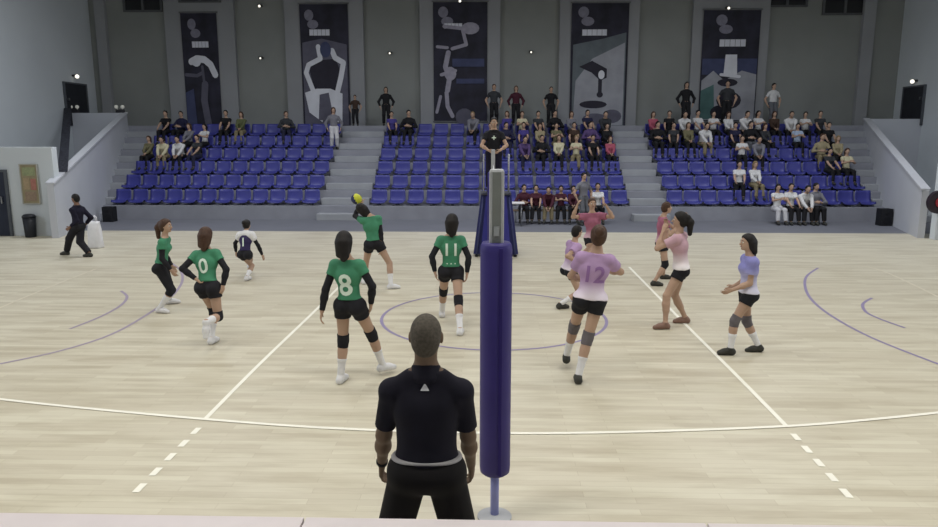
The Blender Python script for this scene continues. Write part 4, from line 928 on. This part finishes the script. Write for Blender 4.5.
# ------------------------------------------------------------------ spectators
TW = lambda t: Vector(t[1:])
def sit(var):
    w = lambda x, y, z: ('w', x, y, z)
    b_ = dict(T=TW, face=180, skin=SKIN, top=WHITE, bot=BLACKC, shoe=SHOED, pads=None, sock=None, botname='trousers', topname='shirt', short=1.9, sleeve=.6, ground=False, leg_w=1.1, curl=.5)
    b_.update(pelvis=w(0, .12, .10), neck=w(0, .16, .62), head=w(0, .13, .8), H=1.68, hair='short', hairm=HAIRB,
        wrist={-1: (w(.14, -.28, .22), (1, .2, -.6)), 1: (w(-.14, -.28, .22), (-1, .2, -.6))}, ankle={-1: (w(.13, -.36, -.40+.087), (0, -1, 1), (0, -1, 0)), 1: (w(-.13, -.36, -.40+.087), (0, -1, 1), (0, -1, 0))})
    if var == 1: b_.update(hair='long', H=1.62, wrist={-1: (w(.03, -.22, .2), (1, .2, -.6)), 1: (w(-.03, -.2, .2), (-1, .2, -.6))}, sleeve=1.85)
    if var == 2: b_.update(neck=w(0, -.06, .58), head=w(0, -.16, .74), male=True, H=1.74, hair='short', sleeve=1.85, wrist={-1: (w(.06, -.42, .12), (1, .2, -.3)), 1: (w(-.06, -.42, .12), (-1, .2, -.3))})
    if var == 3: b_.update(hair='pony', H=1.62, wrist={-1: (w(.05, -.22, .42), (1, .1, -.8)), 1: (w(-.05, -.22, .42), (-1, .1, -.8))}, sleeve=.5)
    if var == 4: b_.update(male=True, H=1.74, hair='short', hface=160, wrist={-1: (w(.1, -.12, .3), (1, .4, -.4)), 1: (w(-.1, -.14, .32), (-1, .4, -.4))}, sleeve=1.85)
    if var >= 5:   # standing
        b_.update(pelvis=w(0, 0, .90), neck=w(0, .01, 1.45), head=w(0, -.01, 1.6), H=1.74, male=True, ankle={-1: (w(.12, .02, .087), (0, -1, 0), (0, -1, 0)), 1: (w(-.12, -.02, .087), (0, -1, 0), (0, -1, 0))},
            wrist={-1: (w(.27, -.05, .85), (1, .5, 0)), 1: (w(-.27, -.05, .85), (-1, .5, 0))}, sleeve=.6 if var == 5 else 1.85, hair='short' if var == 5 else 'long')
    parts, J = figure(b_, .0115)
    return parts
PR = {}
def proto(v):
    if v not in PR:
        PR[v] = sit(v)
        for n_, (me, m_) in PR[v].items():
            me.name = plain(n_); me.materials.clear(); me.materials.append(m_)
    return PR[v]
TOPS = {'white': (205, 205, 206), 'black': (22, 22, 26), 'dark grey': (52, 54, 58), 'grey': (118, 118, 126), 'navy': (34, 34, 62), 'purple': (84, 66, 110), 'pink': (160, 80, 98), 'tan': (150, 140, 112), 'khaki': (110, 106, 80), 'cream': (196, 190, 160),
        'maroon': (66, 26, 40), 'brown': (62, 46, 38), 'light blue': (160, 176, 200), 'olive': (92, 98, 66), 'violet': (70, 62, 130)}
BOTS = {'b': ('black_legs', (24, 24, 28)), 'n': ('navy_legs', (36, 38, 60)), 'w': ('white_legs', (196, 196, 200)), 'k': ('khaki_legs', (128, 118, 92)), 'g': ('grey_legs', (96, 98, 104))}
HM = {'b': HAIRB, 'n': HAIRN, 'l': mat('light_hair', (140, 120, 88), .6, .2, 30)}
def put(v, loc, top, bot, hair, label, rz=0, sc_=1.0, tan=False, group=None):
    parts = proto(v); r = empty('spectator', loc, rz); r.scale = (sc_,)*3; tag(r, label, 'person', group)
    tm = mat('shirt_'+top.replace(' ', '_'), TOPS[top], .8, .12, 10); bm_ = mat(*BOTS[bot], .8, .12, 10)
    for n_, (me, m_) in parts.items():
        o = link(plain(n_), me, None, r)
        mm = {'shirt': tm, 'trousers': bm_, 'hair': HM[hair], 'body': SKIN_D if tan else SKIN}.get(plain(n_))
        if mm: o.material_slots[0].link = 'OBJECT'; o.material_slots[0].material = mm
    return r
# head pixel x, row (0 bottom .. 5 top), variant, shirt, legs, hair
SEATED = {
 'left': [(143, 3, 2, 'cream', 'k', 'b'), (135, 3, 1, 'khaki', 'b', 'n'), (158, 5, 0, 'black', 'b', 'b'), (169, 5, 4, 'navy', 'b', 'b'), (183, 4, 1, 'grey', 'b', 'n'), (175, 3, 2, 'white', 'b', 'b'), (188, 3, 0, 'dark grey', 'n', 'b'), (192, 4, 3, 'white', 'b', 'b'),
          (226, 5, 0, 'black', 'b', 'b'), (237, 5, 1, 'olive', 'k', 'n'), (292, 5, 4, 'dark grey', 'n', 'n')],
 'centre': [(391, 5, 0, 'violet', 'b', 'b'), (404, 5, 4, 'black', 'b', 'b'), (467, 5, 2, 'grey', 'b', 'l'), (514, 5, 1, 'violet', 'n', 'n'), (526, 5, 3, 'cream', 'b', 'n'), (540, 5, 0, 'dark grey', 'b', 'b'), (553, 5, 4, 'black', 'b', 'b'), (566, 5, 1, 'grey', 'b', 'n'),
            (586, 5, 0, 'navy', 'b', 'b'), (601, 5, 2, 'dark grey', 'b', 'b'),
            (515, 4, 4, 'navy', 'n', 'b'), (527, 4, 0, 'violet', 'n', 'b'), (543, 4, 1, 'tan', 'b', 'n'), (558, 4, 3, 'khaki', 'k', 'b'), (572, 4, 0, 'brown', 'b', 'b'), (587, 4, 4, 'purple', 'n', 'b'), (603, 4, 1, 'black', 'b', 'b'), (617, 4, 0, 'navy', 'b', 'b'),
            (534, 3, 4, 'black', 'b', 'b'), (549, 3, 1, 'cream', 'b', 'n'), (562, 3, 3, 'cream', 'k', 'l'), (577, 3, 0, 'black', 'b', 'b'), (595, 3, 1, 'pink', 'b', 'n'), (609, 3, 2, 'purple', 'n', 'b')],
 'right': [(642, 5, 1, 'pink', 'b', 'n'), (655, 5, 0, 'black', 'b', 'b'), (666, 5, 2, 'white', 'b', 'b'), (687, 5, 0, 'white', 'g', 'b'), (711, 5, 3, 'white', 'b', 'b'), (733, 5, 1, 'white', 'b', 'n'), (744, 5, 2, 'white', 'b', 'b'), 
           (768, 5, 3, 'white', 'b', 'b'), (778, 5, 1, 'brown', 'b', 'n'), (793, 5, 2, 'white', 'b', 'b'), (818, 5, 0, 'dark grey', 'b', 'b'), (830, 5, 3, 'white', 'b', 'b'),
           (659, 4, 4, 'black', 'b', 'b'), (672, 4, 0, 'dark grey', 'b', 'b'), (696, 4, 1, 'khaki', 'b', 'n'), (712, 4, 2, 'white', 'k', 'b'), (729, 4, 0, 'navy', 'b', 'b'), (741, 4, 4, 'black', 'g', 'b'), (759, 4, 1, 'dark grey', 'b', 'n'), (797, 4, 3, 'light blue', 'b', 'b'), (842, 4, 0, 'black', 'b', 'b'),
           (735, 3, 3, 'white', 'b', 'b'), (757, 3, 2, 'grey', 'b', 'b'), (843, 3, 1, 'tan', 'b', 'l'), (853, 3, 4, 'tan', 'k', 'n'),
           (833, 2, 0, 'dark grey', 'b', 'b'), (858, 2, 3, 'cream', 'b', 'n'),
           (741, 1, 0, 'white', 'b', 'b'), (757, 1, 1, 'white', 'k', 'l')]}
for blk, lst in SEATED.items():
    nn = {'left': 12, 'centre': 14, 'right': 12}[blk]
    used = {}
    res = []
    for (px, row, v, top, bot, hr) in sorted(lst, key=lambda q: (q[1], q[0])):
        best = sorted(range(nn), key=lambda i: abs(pix(SEATPOS[(blk, row, i)]+Vector((0, 0, .6)))[0]-px))
        i = next(i for i in best if (row, i) not in used); used[(row, i)] = 1; res.append((row, i, v, top, bot, hr))
    res.sort()
    for (row, i, v, top, bot, hr) in res:
        o_ = sum(1 for q in res if q[0] == row and q[1] < i); tot = sum(1 for q in res if q[0] == row)
        loc = SEATPOS[(blk, row, i)]+Vector((0, .02, .045))
        where = 'the only spectator' if tot == 1 else ORD[o_]+' spectator from left'
        put(v, loc, top, bot, hr, '%s in the %s row, %s block, in %s shirt' % (where, ROWN[row], blk, top), rz=random.uniform(-.25, .25), sc_=random.uniform(.96, 1.03))
def stand_at(px, Y, z, v, top, bot, hr, label, rz=0, sc_=1):
    p = atY(px, 100, Y); return put(v, (p.x, Y, z), top, bot, hr, label, rz, sc_)
YW = YF+STEP_D*NR+.5
stand_at(386, YW, ZT, 6, 'black', 'b', 'b', 'person in black standing behind the left end of the centre block', .1, .9)
stand_at(494, YW, ZT, 5, 'dark grey', 'b', 'n', 'person in dark grey standing behind the centre block, just right of the middle banner', .1, .96)
stand_at(516, YW, ZT, 6, 'maroon', 'b', 'n', 'long-haired person in maroon standing behind the centre block', 0, .92)
stand_at(551, YW, ZT, 5, 'black', 'b', 'b', 'short-haired person in black standing behind the centre block', 0, .9)
stand_at(686, YW, ZT, 6, 'black', 'b', 'b', 'tall long-haired person in black standing behind the right block', 0, 1.0)
stand_at(727, YW, ZT, 5, 'dark grey', 'b', 'b', 'person in dark grey standing before the rightmost banner', -.3, 1.03)
stand_at(773, YW, ZT, 5, 'white', 'g', 'b', 'person in white standing against the bare wall behind the right block', .2, .97)
stand_at(355, YW, ZT, 5, 'brown', 'b', 'b', 'person in brown standing behind the head of the left aisle', 0, .72)
stand_at(333, YF+STEP_D*4+.35, STEP_H*5, 6, 'grey', 'w', 'n', 'person in white trousers standing at the right end of the left block', .3, .93)
BYs = BY+.02; zb2 = .44
for i, (px, top, v, bot) in enumerate(((524, 'maroon', 4, 'b'), (536, 'maroon', 0, 'b'), (548.5, 'maroon', 2, 'k'), (561, 'maroon', 3, 'b'), (573.5, 'maroon', 1, 'b'))):
    if i == 0: lab = 'leftmost maroon player on the long bench, next to the white-topped table'
    else: lab = '%s maroon player from the left on the long bench' % ORD[i]
    p = atY(px, 200, BYs); put(v, (p.x, BYs, zb2-.03), top, bot, 'b', lab, random.uniform(-.1, .1), .93, False)
stand_at(586, BY-.5, 0, 5, 'grey', 'g', 'b', 'person in pale grey shirt standing at the right end of the maroon bench', .5, .98)
p = atY(598, 200, BYs); put(0, (p.x, BYs, zb2-.03), 'white', 'b', 'b', 'person in white shirt seated on the right end of the long bench', 0, 1)
for i, (px, v, top, bot) in enumerate(((779, 3, 'white', 'w'), (792, 0, 'white', 'b'), (805, 2, 'white', 'b'), (817, 4, 'grey', 'b'))):
    p = atY(px, 200, BYs); put(v, (p.x, BYs, zb2-.03), top, bot, 'b', '%s person from the left on the short bench at right, in %s' % (ORD[i], top), 0, 1)
